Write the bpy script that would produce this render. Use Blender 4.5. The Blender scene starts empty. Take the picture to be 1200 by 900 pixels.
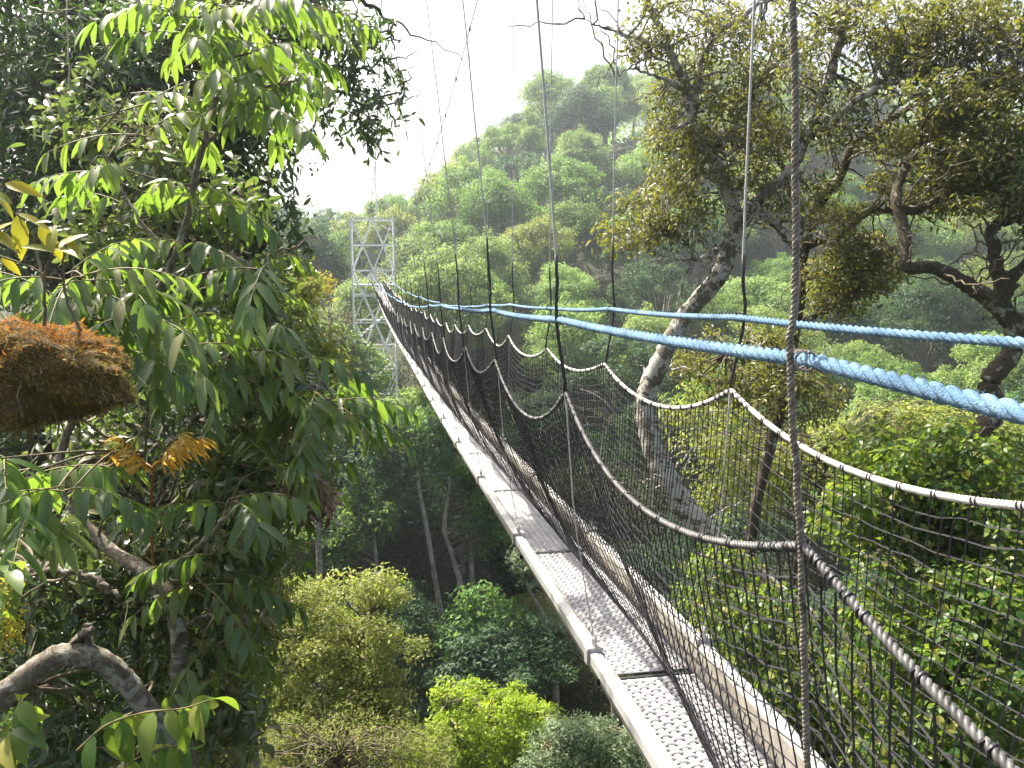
import bpy, math, numpy as np
from math import radians, sin, cos, pi
rng = np.random.default_rng(11)
S = bpy.context.scene
COL = S.collection

# ------------------------------------------------------------------ camera
F_PX, PITCH = 933.0, radians(8.65)
FW = np.array([0, cos(PITCH), -sin(PITCH)]); UP = np.array([0, sin(PITCH), cos(PITCH)]); RT = np.array([1.0, 0, 0])
def P(x, y, d):
    """world point d metres ahead of the viewpoint, in the direction of photo point (x, y)"""
    return d * (FW + RT * ((x - 600) / F_PX) + UP * ((450 - y) / F_PX))
def PV(x, y, d):
    x = np.asarray(x, float); y = np.asarray(y, float); d = np.asarray(d, float)
    return d[:, None] * (FW[None] + RT[None] * ((x - 600) / F_PX)[:, None] + UP[None] * ((450 - y) / F_PX)[:, None])
def proj(p):
    p = np.atleast_2d(p); z = p @ FW
    return 600 + F_PX * (p @ RT) / z, 450 - F_PX * (p @ UP) / z, z

cd = bpy.data.cameras.new('camera'); cam = bpy.data.objects.new('camera', cd); COL.objects.link(cam)
cd.sensor_width = 36; cd.lens = F_PX / 1200 * 36; cd.clip_start = 0.05; cd.clip_end = 9000
cam.rotation_euler = (pi / 2 - PITCH, 0, 0); S.camera = cam

# ------------------------------------------------------------------ mesh helpers
class MB:
    """collects vertices, quads and triangles of one mesh"""
    def __init__(s): s.v = []; s.q = []; s.t = []; s.n = 0; s.rq = []; s.rt = []
    def add(s, V, Q=None, T=None, rq=None, rt=None):
        V = np.asarray(V, float).reshape(-1, 3)
        if Q is not None and len(Q):
            Q = np.asarray(Q, int); s.q.append(Q + s.n)
            s.rq.append(np.zeros(len(Q)) if rq is None else np.broadcast_to(rq, (len(Q),)))
        if T is not None and len(T):
            T = np.asarray(T, int); s.t.append(T + s.n)
            s.rt.append(np.zeros(len(T)) if rt is None else np.broadcast_to(rt, (len(T),)))
        s.v.append(V); s.n += len(V); return s
    def mesh(s, name, mat, smooth=False):
        me = bpy.data.meshes.new(name)
        V = np.concatenate(s.v) if s.v else np.zeros((0, 3))
        Q = np.concatenate(s.q) if s.q else np.zeros((0, 4), int)
        T = np.concatenate(s.t) if s.t else np.zeros((0, 3), int)
        r = np.concatenate(s.rq + s.rt) if (s.rq or s.rt) else np.zeros(0)
        me.vertices.add(len(V)); me.vertices.foreach_set('co', V.astype(np.float32).ravel())
        nl = Q.size + T.size
        me.loops.add(nl); me.loops.foreach_set('vertex_index', np.concatenate([Q.ravel(), T.ravel()]).astype(np.int32))
        me.polygons.add(len(Q) + len(T))
        st = np.concatenate([np.arange(len(Q)) * 4, Q.size + np.arange(len(T)) * 3]).astype(np.int32)
        me.polygons.foreach_set('loop_start', st)
        me.polygons.foreach_set('use_smooth', np.full(len(Q) + len(T), smooth, bool))
        a = me.attributes.new('rnd', 'FLOAT', 'FACE'); a.data.foreach_set('value', r.astype(np.float32))
        me.update(calc_edges=True)
        if mat: me.materials.append(mat)
        return me
    def build(s, name, mat, parent=None, smooth=False, label=None):
        o = bpy.data.objects.new(name, s.mesh(name, mat, smooth)); COL.objects.link(o)
        if parent is not None: o.parent = parent
        if label: o['label'] = label
        return o

def tag(o, label=None, cat=None, group=None, kind=None):
    for k, v in (('label', label), ('category', cat), ('group', group), ('kind', kind)):
        if v: o[k] = v
    return o
def thing(name, label, cat, group=None, loc=(0, 0, 0)):
    o = bpy.data.objects.new(name, None); COL.objects.link(o); o.location = loc; o.empty_display_size = .2
    return tag(o, label, cat, group)

def norm(a): return a / np.maximum(np.linalg.norm(a, axis=-1, keepdims=True), 1e-9)
def crom(pts, n):
    """smooth path through the points (any columns)"""
    pts = np.asarray(pts, float)
    if len(pts) == 2: return pts[0] + (pts[1] - pts[0]) * np.linspace(0, 1, n + 1)[:, None]
    p = np.vstack([2 * pts[0] - pts[1], pts, 2 * pts[-1] - pts[-2]]); out = []
    t = np.linspace(0, 1, n, endpoint=False)[:, None]
    for i in range(len(pts) - 1):
        a, b, c, d = p[i:i + 4]
        out.append(.5 * (2 * b + (c - a) * t + (2 * a - 5 * b + 4 * c - d) * t ** 2 + (3 * b - a - 3 * c + d) * t ** 3))
    out.append(pts[-1:]); return np.vstack(out)
def frames(p):
    t = norm(np.gradient(p, axis=0)); ref = np.array([0.31, 0.17, .93]) if abs(t[len(t) // 2][2]) < .85 else np.array([1.0, .21, 0.1])
    n = norm(np.cross(t, ref)); return t, n, np.cross(t, n)
def tube(p, r, m=6, wob=0.0, cap=True):
    p = np.asarray(p, float); k = len(p); r = np.broadcast_to(np.asarray(r, float), (k,))
    t, n, b = frames(p); a = np.arange(m) * 2 * pi / m
    rr = r[:, None] * (1 + (wob * rng.standard_normal((k, m)) if wob else 0))
    V = p[:, None] + rr[..., None] * (np.cos(a)[None, :, None] * n[:, None] + np.sin(a)[None, :, None] * b[:, None])
    i = np.arange(k - 1)[:, None] * m; j = np.arange(m)[None]; j2 = (j + 1) % m
    Q = np.stack([i + j, i + j2, i + m + j2, i + m + j], -1).reshape(-1, 4)
    V = V.reshape(-1, 3); T = None
    if cap:
        V = np.vstack([V, p[0], p[-1]]); c0, c1 = k * m, k * m + 1
        T = np.vstack([np.stack([np.full(m, c0), (np.arange(m) + 1) % m, np.arange(m)], -1),
                       np.stack([np.full(m, c1), (k - 1) * m + np.arange(m), (k - 1) * m + (np.arange(m) + 1) % m], -1)])
    return V, Q, T
def many_tubes(paths, r, m=3):
    """paths (N, K, 3) all thin strands of the same point count, radius r (scalar or N)"""
    N, K, _ = paths.shape
    t = norm(np.gradient(paths, axis=1)); ref = np.array([0.4, .3, .2]); n = norm(np.cross(t, ref)); b = np.cross(t, n)
    a = np.arange(m) * 2 * pi / m; r = np.broadcast_to(np.asarray(r, float), (N,))[:, None, None, None]
    V = paths[:, :, None] + r * (np.cos(a)[None, None, :, None] * n[:, :, None] + np.sin(a)[None, None, :, None] * b[:, :, None])
    base = (np.arange(N) * K * m)[:, None, None]; i = (np.arange(K - 1) * m)[None, :, None]; j = np.arange(m)[None, None]; j2 = (j + 1) % m
    Q = np.stack([base + i + j, base + i + j2, base + i + m + j2, base + i + m + j], -1).reshape(-1, 4)
    return V.reshape(-1, 3), Q
def box(c, sx, sy, sz, ax=None):
    ax = np.eye(3) if ax is None else np.asarray(ax)
    g = np.array([[x, y, z] for x in (-1, 1) for y in (-1, 1) for z in (-1, 1)]) * .5 * np.array([sx, sy, sz])
    Q = [[0, 1, 3, 2], [4, 6, 7, 5], [0, 4, 5, 1], [2, 3, 7, 6], [0, 2, 6, 4], [1, 5, 7, 3]]
    return np.asarray(c) + g @ ax, Q
def helix_rope(path, r, pitch, strands=3, m=5, per=9):
    """laid rope: strands wound round the path"""
    seg = np.linalg.norm(np.diff(path, axis=0), axis=1); L = np.concatenate([[0], np.cumsum(seg)])
    n = max(8, int(L[-1] / pitch * per)); u = np.linspace(0, L[-1], n)
    p = np.stack([np.interp(u, L, path[:, i]) for i in range(3)], -1); t, nn, b = frames(p)
    out = MB()
    for k in range(strands):
        a = 2 * pi * (u / pitch + k / strands)
        out.add(*tube(p + r * .5 * (np.cos(a)[:, None] * nn + np.sin(a)[:, None] * b), r * .56, m, 0.03, False))
    return out

# ------------------------------------------------------------------ leaves
def T_leaf(segs, w, fold=.25, droop=.2, prof=None):
    """one leaf along +X, length 1, folded along its midrib: vertices and triangles"""
    xs = np.linspace(0, 1, segs + 1); prof = prof or (lambda x: np.sin(pi * x ** .8) ** .8)
    V = [[0, 0, 0]]; T = []
    for i in range(1, segs):
        x = xs[i]; hw = w * .5 * prof(x); z = -droop * x * x
        V += [[x, hw, z + fold * hw], [x, 0, z], [x, -hw, z + fold * hw]]
    V.append([1, 0, -droop]); L = len(V) - 1
    T += [[0, 2, 1], [0, 3, 2]]
    for i in range(segs - 2):
        a = 1 + 3 * i; b = a + 3
        T += [[a, a + 1, b + 1], [a, b + 1, b], [a + 1, a + 2, b + 2], [a + 1, b + 2, b + 1]]
    a = L - 3; T += [[a, a + 1, L], [a + 1, a + 2, L]]
    return np.array(V, float), np.array(T)
LEAF2 = T_leaf(2, .46, .3, .12)
LEAF3 = T_leaf(3, .42, .3, .2)
LEAF5 = T_leaf(5, .36, .28, .3)
LEAFLET = T_leaf(6, .27, .35, .22, lambda x: np.sin(pi * x ** .75) ** .55)
ROUND3 = T_leaf(3, .72, .25, .15)
def leaf_mesh(mb, pos, dirn, nrm, length, tmpl, rnd=None, width=1.0):
    N = len(pos)
    if N == 0: return mb
    V0, T0 = tmpl; x = norm(dirn); y = norm(np.cross(nrm, x)); z = np.cross(x, y)
    L = np.broadcast_to(np.asarray(length, float), (N,))
    V = pos[:, None] + L[:, None, None] * (V0[None, :, 0:1] * x[:, None] + width * V0[None, :, 1:2] * y[:, None] + V0[None, :, 2:3] * z[:, None])
    T = (T0[None] + (np.arange(N) * len(V0))[:, None, None]).reshape(-1, 3)
    rnd = rng.random(N) if rnd is None else rnd
    return mb.add(V.reshape(-1, 3), None, T, rt=np.repeat(rnd, len(T0)))
def rdir(n, up=0.0):
    return norm(norm(rng.standard_normal((n, 3))) + np.array([0, 0, up]))
def clump(mb, c, R, n, size, tmpl=LEAF2, shell=.45, up=.35, droop=.3, flat=1.0, jit=.12, rshift=0.0, out=.5):
    """leaves spread through one lobe of a crown, denser towards its outside"""
    d = rdir(n, up); rad = (shell + (1 - shell) * rng.random(n) ** .6)
    rad = rad * (1 + jit * rng.standard_normal(n))
    pos = np.asarray(c) + R * d * rad[:, None] * np.array([1, 1, flat])
    side = norm(np.cross(d, rdir(n))); dirn = side + out * d + np.array([0, 0, -droop]); nr = d + np.array([0, 0, .7]) + .55 * rng.standard_normal((n, 3))
    leaf_mesh(mb, pos, dirn, nr, size * rng.uniform(.7, 1.3, n), tmpl, np.clip(rng.random(n) + rshift, 0, 1))

# ------------------------------------------------------------------ materials
def mat(name):
    m = bpy.data.materials.new(name); m.use_nodes = True; nt = m.node_tree; nt.nodes.clear()
    o = nt.nodes.new('ShaderNodeOutputMaterial'); return m, nt, o
def ramp(nt, fac, stops):
    r = nt.nodes.new('ShaderNodeValToRGB'); e = r.color_ramp.elements
    while len(e) < len(stops): e.new(.5)
    for el, (p, c) in zip(e, stops): el.position = p; el.color = (*c, 1)
    nt.links.new(fac, r.inputs['Fac']); return r.outputs['Color']
def noise(nt, scale, detail=4, rough=.55, coord='Object', dist=0.0):
    tc = nt.nodes.new('ShaderNodeTexCoord'); n = nt.nodes.new('ShaderNodeTexNoise')
    n.inputs['Scale'].default_value = scale; n.inputs['Detail'].default_value = detail; n.inputs['Roughness'].default_value = rough; n.inputs['Distortion'].default_value = dist
    nt.links.new(tc.outputs[coord], n.inputs['Vector']); return n.outputs['Fac']
def leaf_mat(name, cols, trans, tfac=.4, rough=.45, spec=.4, vary=.25):
    m, nt, o = mat(name); N = nt.nodes; K = nt.links.new
    at = N.new('ShaderNodeAttribute'); at.attribute_name = 'rnd'
    c = ramp(nt, at.outputs['Fac'], [(i / (len(cols) - 1), x) for i, x in enumerate(cols)])
    oi = N.new('ShaderNodeObjectInfo'); mr = N.new('ShaderNodeMapRange'); mr.inputs['To Min'].default_value = 1 - vary; mr.inputs['To Max'].default_value = 1 + vary
    K(oi.outputs['Random'], mr.inputs['Value']); hs = N.new('ShaderNodeHueSaturation'); K(c, hs.inputs['Color']); K(mr.outputs['Result'], hs.inputs['Value'])
    mh = N.new('ShaderNodeMapRange'); mh.inputs['To Min'].default_value = .5 - .05 * vary; mh.inputs['To Max'].default_value = .5 + .07 * vary
    mu = N.new('ShaderNodeMath'); mu.operation = 'MULTIPLY'; mu.inputs[1].default_value = 7.31; fr = N.new('ShaderNodeMath'); fr.operation = 'FRACT'
    K(oi.outputs['Random'], mu.inputs[0]); K(mu.outputs[0], fr.inputs[0]); K(fr.outputs[0], mh.inputs['Value']); K(mh.outputs['Result'], hs.inputs['Hue'])
    p = N.new('ShaderNodeBsdfPrincipled'); K(hs.outputs['Color'], p.inputs['Base Color']); p.inputs['Roughness'].default_value = rough; p.inputs['Specular IOR Level'].default_value = spec
    t = N.new('ShaderNodeBsdfTranslucent'); mx = N.new('ShaderNodeMixRGB'); mx.blend_type = 'MULTIPLY'; mx.inputs['Fac'].default_value = 0
    g = N.new('ShaderNodeMixRGB'); g.inputs['Fac'].default_value = .65; K(hs.outputs['Color'], g.inputs['Color1']); g.inputs['Color2'].default_value = (*trans, 1); K(g.outputs['Color'], t.inputs['Color'])
    ms = N.new('ShaderNodeMixShader'); ms.inputs['Fac'].default_value = tfac; K(p.outputs[0], ms.inputs[1]); K(t.outputs[0], ms.inputs[2]); K(ms.outputs[0], o.inputs['Surface'])
    return m
def surf_mat(name, stops, scale, rough=.7, bump=.0, bscale=None, metal=0.0, detail=5, spec=.4, dist=0.0):
    m, nt, o = mat(name); p = nt.nodes.new('ShaderNodeBsdfPrincipled'); f = noise(nt, scale, detail, .6, 'Object', dist)
    nt.links.new(ramp(nt, f, stops), p.inputs['Base Color']); p.inputs['Roughness'].default_value = rough; p.inputs['Metallic'].default_value = metal; p.inputs['Specular IOR Level'].default_value = spec
    if bump:
        b = nt.nodes.new('ShaderNodeBump'); b.inputs['Strength'].default_value = bump; b.inputs['Distance'].default_value = .03
        nt.links.new(noise(nt, bscale or scale * 3, 6, .65), b.inputs['Height']); nt.links.new(b.outputs['Normal'], p.inputs['Normal'])
    nt.links.new(p.outputs[0], o.inputs['Surface']); return m

M = {}
def bark_mat(name, base, lichen, moss, amount, scale=9):
    """furrowed bark with hard edged lichen patches and a little moss"""
    m, nt, o = mat(name); N = nt.nodes; K = nt.links.new; p = N.new('ShaderNodeBsdfPrincipled'); p.inputs['Roughness'].default_value = .88; p.inputs['Specular IOR Level'].default_value = .2
    c = ramp(nt, noise(nt, scale * 2.2, 7, .7, 'Object', 1.2), [(.32, tuple(x * .35 for x in base)), (.5, base), (.7, tuple(min(.7, x * 1.5) for x in base))])
    def over(c, col, f, lo, hi, dist):
        mx = N.new('ShaderNodeMixRGB'); K(ramp(nt, noise(nt, f, 6, .62, 'Object', dist), [(lo, (0, 0, 0)), (hi, (1, 1, 1))]), mx.inputs['Fac']); K(c, mx.inputs['Color1'])
        K(ramp(nt, noise(nt, f * 7, 4), [(.3, tuple(x * .7 for x in col)), (.7, col)]), mx.inputs['Color2']); return mx.outputs['Color']
    c = over(c, moss, scale * .35, .56, .66, .8); c = over(c, lichen, scale * .7, .62 - amount, .66 - amount, .5); K(c, p.inputs['Base Color'])
    b = N.new('ShaderNodeBump'); b.inputs['Strength'].default_value = 1; b.inputs['Distance'].default_value = .025; K(noise(nt, scale * 3, 8, .75, 'Object', 1.5), b.inputs['Height']); K(b.outputs['Normal'], p.inputs['Normal']); K(p.outputs[0], o.inputs['Surface']); return m
M['bark_lichen'] = bark_mat('lichen bark', (.17, .15, .115), (.56, .55, .49), (.08, .085, .03), .15)
M['bark_dark'] = bark_mat('mossy dark bark', (.085, .07, .048), (.34, .34, .28), (.06, .065, .022), .05)
M['bark_grey'] = bark_mat('grey brown bark', (.22, .19, .15), (.46, .45, .40), (.09, .09, .04), .08, 14)
M['bark_pale'] = surf_mat('pale bark', [(.3, (.16, .14, .10)), (.6, (.40, .36, .29)), (.85, (.5, .47, .4))], 1.5, .85, .4, 8)
M['twig'] = surf_mat('twig bark', [(.3, (.06, .05, .03)), (.7, (.20, .17, .11))], 9, .85)
M['green_stem'] = surf_mat('green stem', [(.3, (.10, .12, .03)), (.7, (.20, .14, .06))], 9, .6)
M['alu'] = surf_mat('weathered aluminium', [(.3, (.36, .36, .35)), (.5, (.50, .50, .49)), (.75, (.58, .58, .57))], 4, .45, .08, 40, metal=.3)
M['kick'] = surf_mat('weathered grey tan board', [(.3, (.17, .155, .13)), (.5, (.27, .25, .215)), (.75, (.36, .34, .305))], 6, .7, .2, 40)
M['deck'] = surf_mat('woven grey deck', [(.3, (.33, .33, .34)), (.5, (.44, .44, .455)), (.75, (.52, .52, .535))], 5, .5, .1, 60)
M['net'] = surf_mat('black net cord', [(.3, (.018, .017, .022)), (.7, (.04, .038, .048))], 20, .5, spec=.5)
M['rope_dark'] = surf_mat('dark grey rope', [(.3, (.03, .03, .03)), (.55, (.085, .085, .085)), (.75, (.17, .17, .165))], 30, .5)
M['rope_white'] = surf_mat('dirty white rope', [(.3, (.34, .31, .26)), (.5, (.52, .50, .46)), (.7, (.66, .65, .62))], 24, .7)
M['rope_blue'] = surf_mat('blue nylon rope', [(.28, (.06, .135, .23)), (.45, (.105, .215, .35)), (.62, (.16, .29, .44)), (.78, (.24, .34, .42))], 9, .7, .6, 220, detail=9)
M['rope_brown'] = surf_mat('brown grey hanger rope', [(.3, (.16, .14, .115)), (.6, (.30, .27, .23)), (.8, (.40, .37, .33))], 26, .7, .4, 120)
M['steel'] = surf_mat('galvanised steel cable', [(.3, (.34, .34, .33)), (.7, (.52, .52, .51))], 18, .5, metal=.3)
M['tape'] = surf_mat('black tape', [(.3, (.012, .012, .013)), (.7, (.04, .04, .042))], 30, .45)
M['tower'] = surf_mat('white painted steel', [(.3, (.66, .67, .67)), (.55, (.80, .81, .81)), (.75, (.86, .87, .87))], 1.7, .5)
M['ground'] = surf_mat('forest floor', [(.3, (.014, .014, .007)), (.5, (.028, .032, .012)), (.7, (.045, .038, .02))], .6, .95, .5, 3)
g3 = lambda *a: list(a)
M['lf_pinnate'] = leaf_mat('glossy compound leaf', [(.040, .088, .026), (.060, .115, .032), (.085, .145, .040), (.12, .17, .045), (.17, .17, .05)], (.30, .50, .04), .46, .30, .8, .08)
M['lf_glossy'] = leaf_mat('small glossy leaf', [(.03, .06, .022), (.06, .10, .036), (.10, .14, .05), (.16, .17, .07), (.20, .15, .07)], (.24, .38, .05), .34, .30, .9, .05)
M['lf_dark'] = leaf_mat('dark evergreen leaf', [(.020, .044, .019), (.037, .070, .028), (.060, .096, .038), (.09, .10, .042)], (.15, .29, .04), .34, .34, .7, .1)
M['lf_olive'] = leaf_mat('olive golden leaf', [(.030, .056, .014), (.058, .082, .020), (.095, .108, .024), (.17, .135, .03)], (.32, .34, .04), .42, .42, .5, .1)
M['lf_shrub'] = leaf_mat('fresh shrub leaf', [(.022, .064, .012), (.048, .110, .018), (.085, .150, .022), (.13, .18, .028), (.24, .22, .045)], (.32, .48, .04), .44, .42, .4, .12)
M['lf_lime'] = leaf_mat('lime leaf', [(.14, .24, .014), (.20, .30, .018), (.27, .34, .03)], (.50, .66, .03), .45, .45, .3, .05)
M['lf_bush'] = leaf_mat('yellow green bush leaf', [(.08, .125, .02), (.14, .19, .034), (.21, .23, .06), (.30, .28, .13)], (.42, .50, .07), .45, .5, .3, .08)
M['lf_grey'] = leaf_mat('grey green leaf', [(.07, .115, .055), (.115, .165, .085), (.17, .22, .12)], (.22, .34, .10), .35, .5, .35, .08)
M['lf_red'] = leaf_mat('red tipped leaf', [(.03, .06, .022), (.06, .085, .035), (.085, .10, .05), (.36, .055, .035)], (.3, .2, .04), .35, .5, .3, .05)
M['lf_redhead'] = leaf_mat('rusty red leaf', [(.15, .05, .035), (.22, .07, .05), (.16, .10, .05)], (.4, .14, .07), .3, .55, .3, .05)
M['lf_yellow'] = leaf_mat('yellowing leaf', [(.06, .14, .016), (.22, .23, .02), (.42, .30, .02)], (.55, .50, .03), .42, .4, .4, .05)
M['lf_orange'] = leaf_mat('orange young leaf', [(.44, .20, .02), (.55, .30, .03), (.52, .38, .08)], (.8, .44, .05), .45, .45, .35, .05)
M['lf_dead'] = leaf_mat('dead brown leaf', [(.16, .09, .065), (.30, .20, .16), (.44, .34, .30)], (.34, .2, .12), .2, .7, .2, .05)
M['h_mid'] = leaf_mat('hillside leaf', [(.050, .115, .028), (.085, .165, .038), (.13, .20, .05)], (.30, .50, .07), .46, .5, .3, .34)
M['h_pale'] = leaf_mat('pale hillside leaf', [(.10, .175, .048), (.155, .23, .065), (.21, .28, .09)], (.40, .56, .12), .46, .5, .3, .34)
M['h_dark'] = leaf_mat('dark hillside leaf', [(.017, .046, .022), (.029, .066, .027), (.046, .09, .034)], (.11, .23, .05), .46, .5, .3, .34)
M['h_olive'] = leaf_mat('olive hillside leaf', [(.070, .115, .028), (.115, .16, .036), (.16, .185, .048)], (.38, .46, .06), .46, .5, .3, .34)
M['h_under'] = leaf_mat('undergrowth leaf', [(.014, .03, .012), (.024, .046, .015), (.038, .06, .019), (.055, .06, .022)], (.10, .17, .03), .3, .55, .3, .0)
M['moss'] = leaf_mat('moss', [(.15, .11, .03), (.25, .19, .055), (.38, .32, .11)], (.42, .34, .08), .36, .9, .1, .02)
M['moss_orange'] = leaf_mat('rusty moss', [(.20, .06, .015), (.33, .12, .022), (.44, .22, .05), (.5, .38, .18)], (.55, .22, .04), .35, .9, .1, .02)
M['moss_dark'] = leaf_mat('dark moss', [(.12, .09, .032), (.22, .175, .06), (.34, .29, .12)], (.36, .3, .1), .40, .9, .1, .02)
M['moss_body'] = surf_mat('moss body', [(.3, (.04, .026, .010)), (.5, (.09, .062, .022)), (.7, (.16, .11, .04))], 9, .95, 1, 30)
M['petal'] = leaf_mat('yellow blossom', [(.45, .36, .04), (.55, .46, .06), (.5, .4, .1)], (.6, .5, .06), .3, .6, .2, .02)

# ------------------------------------------------------------------ light, sky, air
SUN_AZ, SUN_EL = radians(-43), radians(54)          # azimuth from straight ahead (negative: to the left)
w = bpy.data.worlds.new('World'); S.world = w; w.use_nodes = True; nt = w.node_tree; nt.nodes.clear()
sk = nt.nodes.new('ShaderNodeTexSky'); sk.sky_type = 'NISHITA'; sk.sun_disc = False; sk.sun_elevation = SUN_EL; sk.sun_rotation = SUN_AZ
sk.air_density = 1.0; sk.dust_density = 8.0; sk.ozone_density = .3
bg = nt.nodes.new('ShaderNodeBackground'); bg.inputs['Strength'].default_value = .105
wo = nt.nodes.new('ShaderNodeOutputWorld'); nt.links.new(sk.outputs[0], bg.inputs[0]); nt.links.new(bg.outputs[0], wo.inputs[0])
ld = bpy.data.lights.new('sun', 'SUN'); ld.energy = 5.0; ld.angle = radians(.6); ld.color = (1, .92, .79)
lo = bpy.data.objects.new('sun', ld); COL.objects.link(lo)
import mathutils
sd = mathutils.Vector((sin(SUN_AZ) * cos(SUN_EL), cos(SUN_AZ) * cos(SUN_EL), sin(SUN_EL)))
lo.rotation_euler = sd.to_track_quat('Z', 'Y').to_euler(); lo.location = (0, 0, 60)
SUNV = np.array(sd)
vs = S.view_settings; vs.view_transform = 'Standard'; vs.look = 'None'; vs.gamma = 1; vs.use_curve_mapping = False; vs.exposure = 1.65
cy = S.cycles; cy.use_denoising = True; cy.denoiser = 'OPENIMAGEDENOISE'; cy.max_bounces = 6; cy.diffuse_bounces = 3; cy.glossy_bounces = 2
cy.transmission_bounces = 3; cy.volume_bounces = 1; cy.transparent_max_bounces = 4; cy.sample_clamp_indirect = 6; cy.caustics_reflective = False; cy.caustics_refractive = False

# ------------------------------------------------------------------ terrain
CP = [(0, 0, -9), (-6, 5, -7), (-10, 12, -9), (6, 6, -8.5), (12, 12, -11), (-3, 14, -13), (3, 22, -19), (2, 35, -20.5), (-4, 44, -15), (-8.7, 51.5, -10),
      (6, 48, -14), (20, 30, -15), (30, 15, -11), (-15, 30, -13), (-25, 60, -8), (-35, 110, -4), (0, -20, -4), (30, -25, -3), (-30, -20, -1), (40, 45, -13), (-25, 8, -4)]
for (x, y, d, h) in [(480, 345, 62, 8), (560, 365, 60, 8), (640, 385, 58, 8), (720, 400, 58, 8), (850, 415, 58, 8), (1000, 440, 58, 8), (1150, 450, 58, 8),
                     (480, 290, 80, 8), (560, 290, 78, 8), (640, 295, 78, 8), (720, 315, 78, 8), (900, 345, 78, 8), (1100, 385, 78, 8),
                     (490, 262, 102, 9), (540, 222, 102, 9), (600, 200, 102, 9), (680, 230, 102, 9), (760, 245, 102, 9), (900, 270, 105, 9), (1100, 330, 105, 9),
                     (480, 268, 135, 10), (515, 232, 132, 10), (560, 178, 130, 10), (600, 138, 130, 10), (650, 122, 132, 10), (740, 112, 132, 10), (900, 110, 135, 10), (1050, 215, 140, 10), (1180, 255, 140, 10),
                     (380, 285, 180, 10), (450, 275, 180, 10), (560, 215, 180, 10), (750, 110, 175, 10), (900, 72, 175, 10), (1050, 130, 180, 10), (1190, 160, 180, 10),
                     (300, 280, 230, 10), (400, 278, 230, 10), (560, 225, 230, 10), (800, 120, 225, 10), (1000, 85, 225, 10), (1200, 95, 225, 10), (1500, 120, 190, 10), (-200, 285, 190, 10)]:
    q = P(x, y, d); CP.append((q[0], q[1], q[2] - h))
CP = np.array(CP, float)
def _k(r2): return np.where(r2 > 1e-9, .5 * r2 * np.log(np.maximum(r2, 1e-9)), 0)
_n = len(CP); _A = np.zeros((_n + 3, _n + 3)); _d2 = ((CP[:, None, :2] - CP[None, :, :2]) ** 2).sum(-1)
_A[:_n, :_n] = _k(_d2) + np.eye(_n) * 4; _A[:_n, _n] = 1; _A[:_n, _n + 1:] = CP[:, :2]; _A[_n:, :_n] = _A[:_n, _n:].T
_W = np.linalg.solve(_A, np.concatenate([CP[:, 2], [0, 0, 0]]))
def H(x, y):
    x = np.asarray(x, float); y = np.asarray(y, float)
    R = np.hypot(x, y - 60); k = np.minimum(1, 260 / np.maximum(R, 1e-6)); xc = x * k; yc = 60 + (y - 60) * k
    d2 = (xc[..., None] - CP[:, 0]) ** 2 + (yc[..., None] - CP[:, 1]) ** 2
    z = _k(d2) @ _W[:_n] + _W[_n] + _W[_n + 1] * xc + _W[_n + 2] * yc
    z = np.clip(z, -24, 42)
    t = np.clip((R - 200) / 350, 0, 1); t = t * t * (3 - 2 * t)
    return z * (1 - t) + (-12) * t
u = np.linspace(-1, 1, 221); g = np.sinh(u * 5.2) / np.sinh(5.2) * 2400
GX, GY = np.meshgrid(g, g + 40, indexing='ij'); GZ = H(GX, GY)
GZ = GZ + .35 * np.sin(GX * .9 + 1.3 * np.sin(GY * .5)) * np.sin(GY * .8) * (np.hypot(GX, GY) < 300)
i = np.arange(220)[:, None] * 221 + np.arange(220)[None]
mb = MB().add(np.stack([GX, GY, GZ], -1).reshape(-1, 3), np.stack([i, i + 221, i + 222, i + 1], -1).reshape(-1, 4))
tag(mb.build('ground', M['ground'], smooth=True), 'dark forest floor falling into the valley and rising to the hill', 'ground', kind='structure')

HAZE_D = .0008
m, nt, o = mat('haze air'); pv = nt.nodes.new('ShaderNodeVolumePrincipled'); pv.inputs['Color'].default_value = (.80, .90, 1, 1); pv.inputs['Density'].default_value = HAZE_D; pv.inputs['Anisotropy'].default_value = .62
nt.links.new(pv.outputs[0], o.inputs['Volume'])
V, Q = box((0, 40, 20), 5400, 5400, 92); mb = MB().add(V, Q)
tag(mb.build('haze', m), 'pale haze hanging in the valley air', 'haze', kind='stuff')

# ------------------------------------------------------------------ suspension bridge
PHI = radians(9.6); BB = np.array([-sin(PHI), cos(PHI), 0]); BR = np.array([cos(PHI), sin(PHI), 0]); ZZ = np.array([0, 0, 1.0])
def smooth_interp(ks, kz, sig):
    g = np.linspace(-12, 66, 1561); z = np.interp(g, ks, kz); k = np.exp(-.5 * (np.arange(-120, 121) * .05 / sig) ** 2); k /= k.sum()
    z = np.convolve(np.pad(z, 120, mode='edge'), k, 'valid'); return lambda s: np.interp(s, g, z)
def shift(s): return -1.2 * (np.maximum(s, 0) / 52) ** 2
ZB = smooth_interp([-8, -3, 2.3, 3.4, 5.6, 7.8, 10.2, 14.5, 18.5, 27, 37, 44, 52, 60], [-1.5, -1.62, -1.74, -1.775, -1.96, -2.06, -2.2, -2.36, -2.42, -2.58, -2.45, -2.05, -1.30, -1.0], 1.2)
ZU = smooth_interp([-8, 1.4, 3.4, 5.5, 7.4, 9.7, 16, 24, 34, 44, 52, 60], [-.12, -.19, -.22, -.34, -.42, -.50, -.87, -1.06, -1.18, -.95, -.52, -.4], .8)
ZM = lambda s: 1.62 + .0036 * (s - 37.5) ** 2
SD, S0, S1 = 2.0, -2.6, 51.6
ST = np.arange(-2, 26) * SD + 1.4                      # hanger stations
ST = ST[(ST > S0)]
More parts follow.
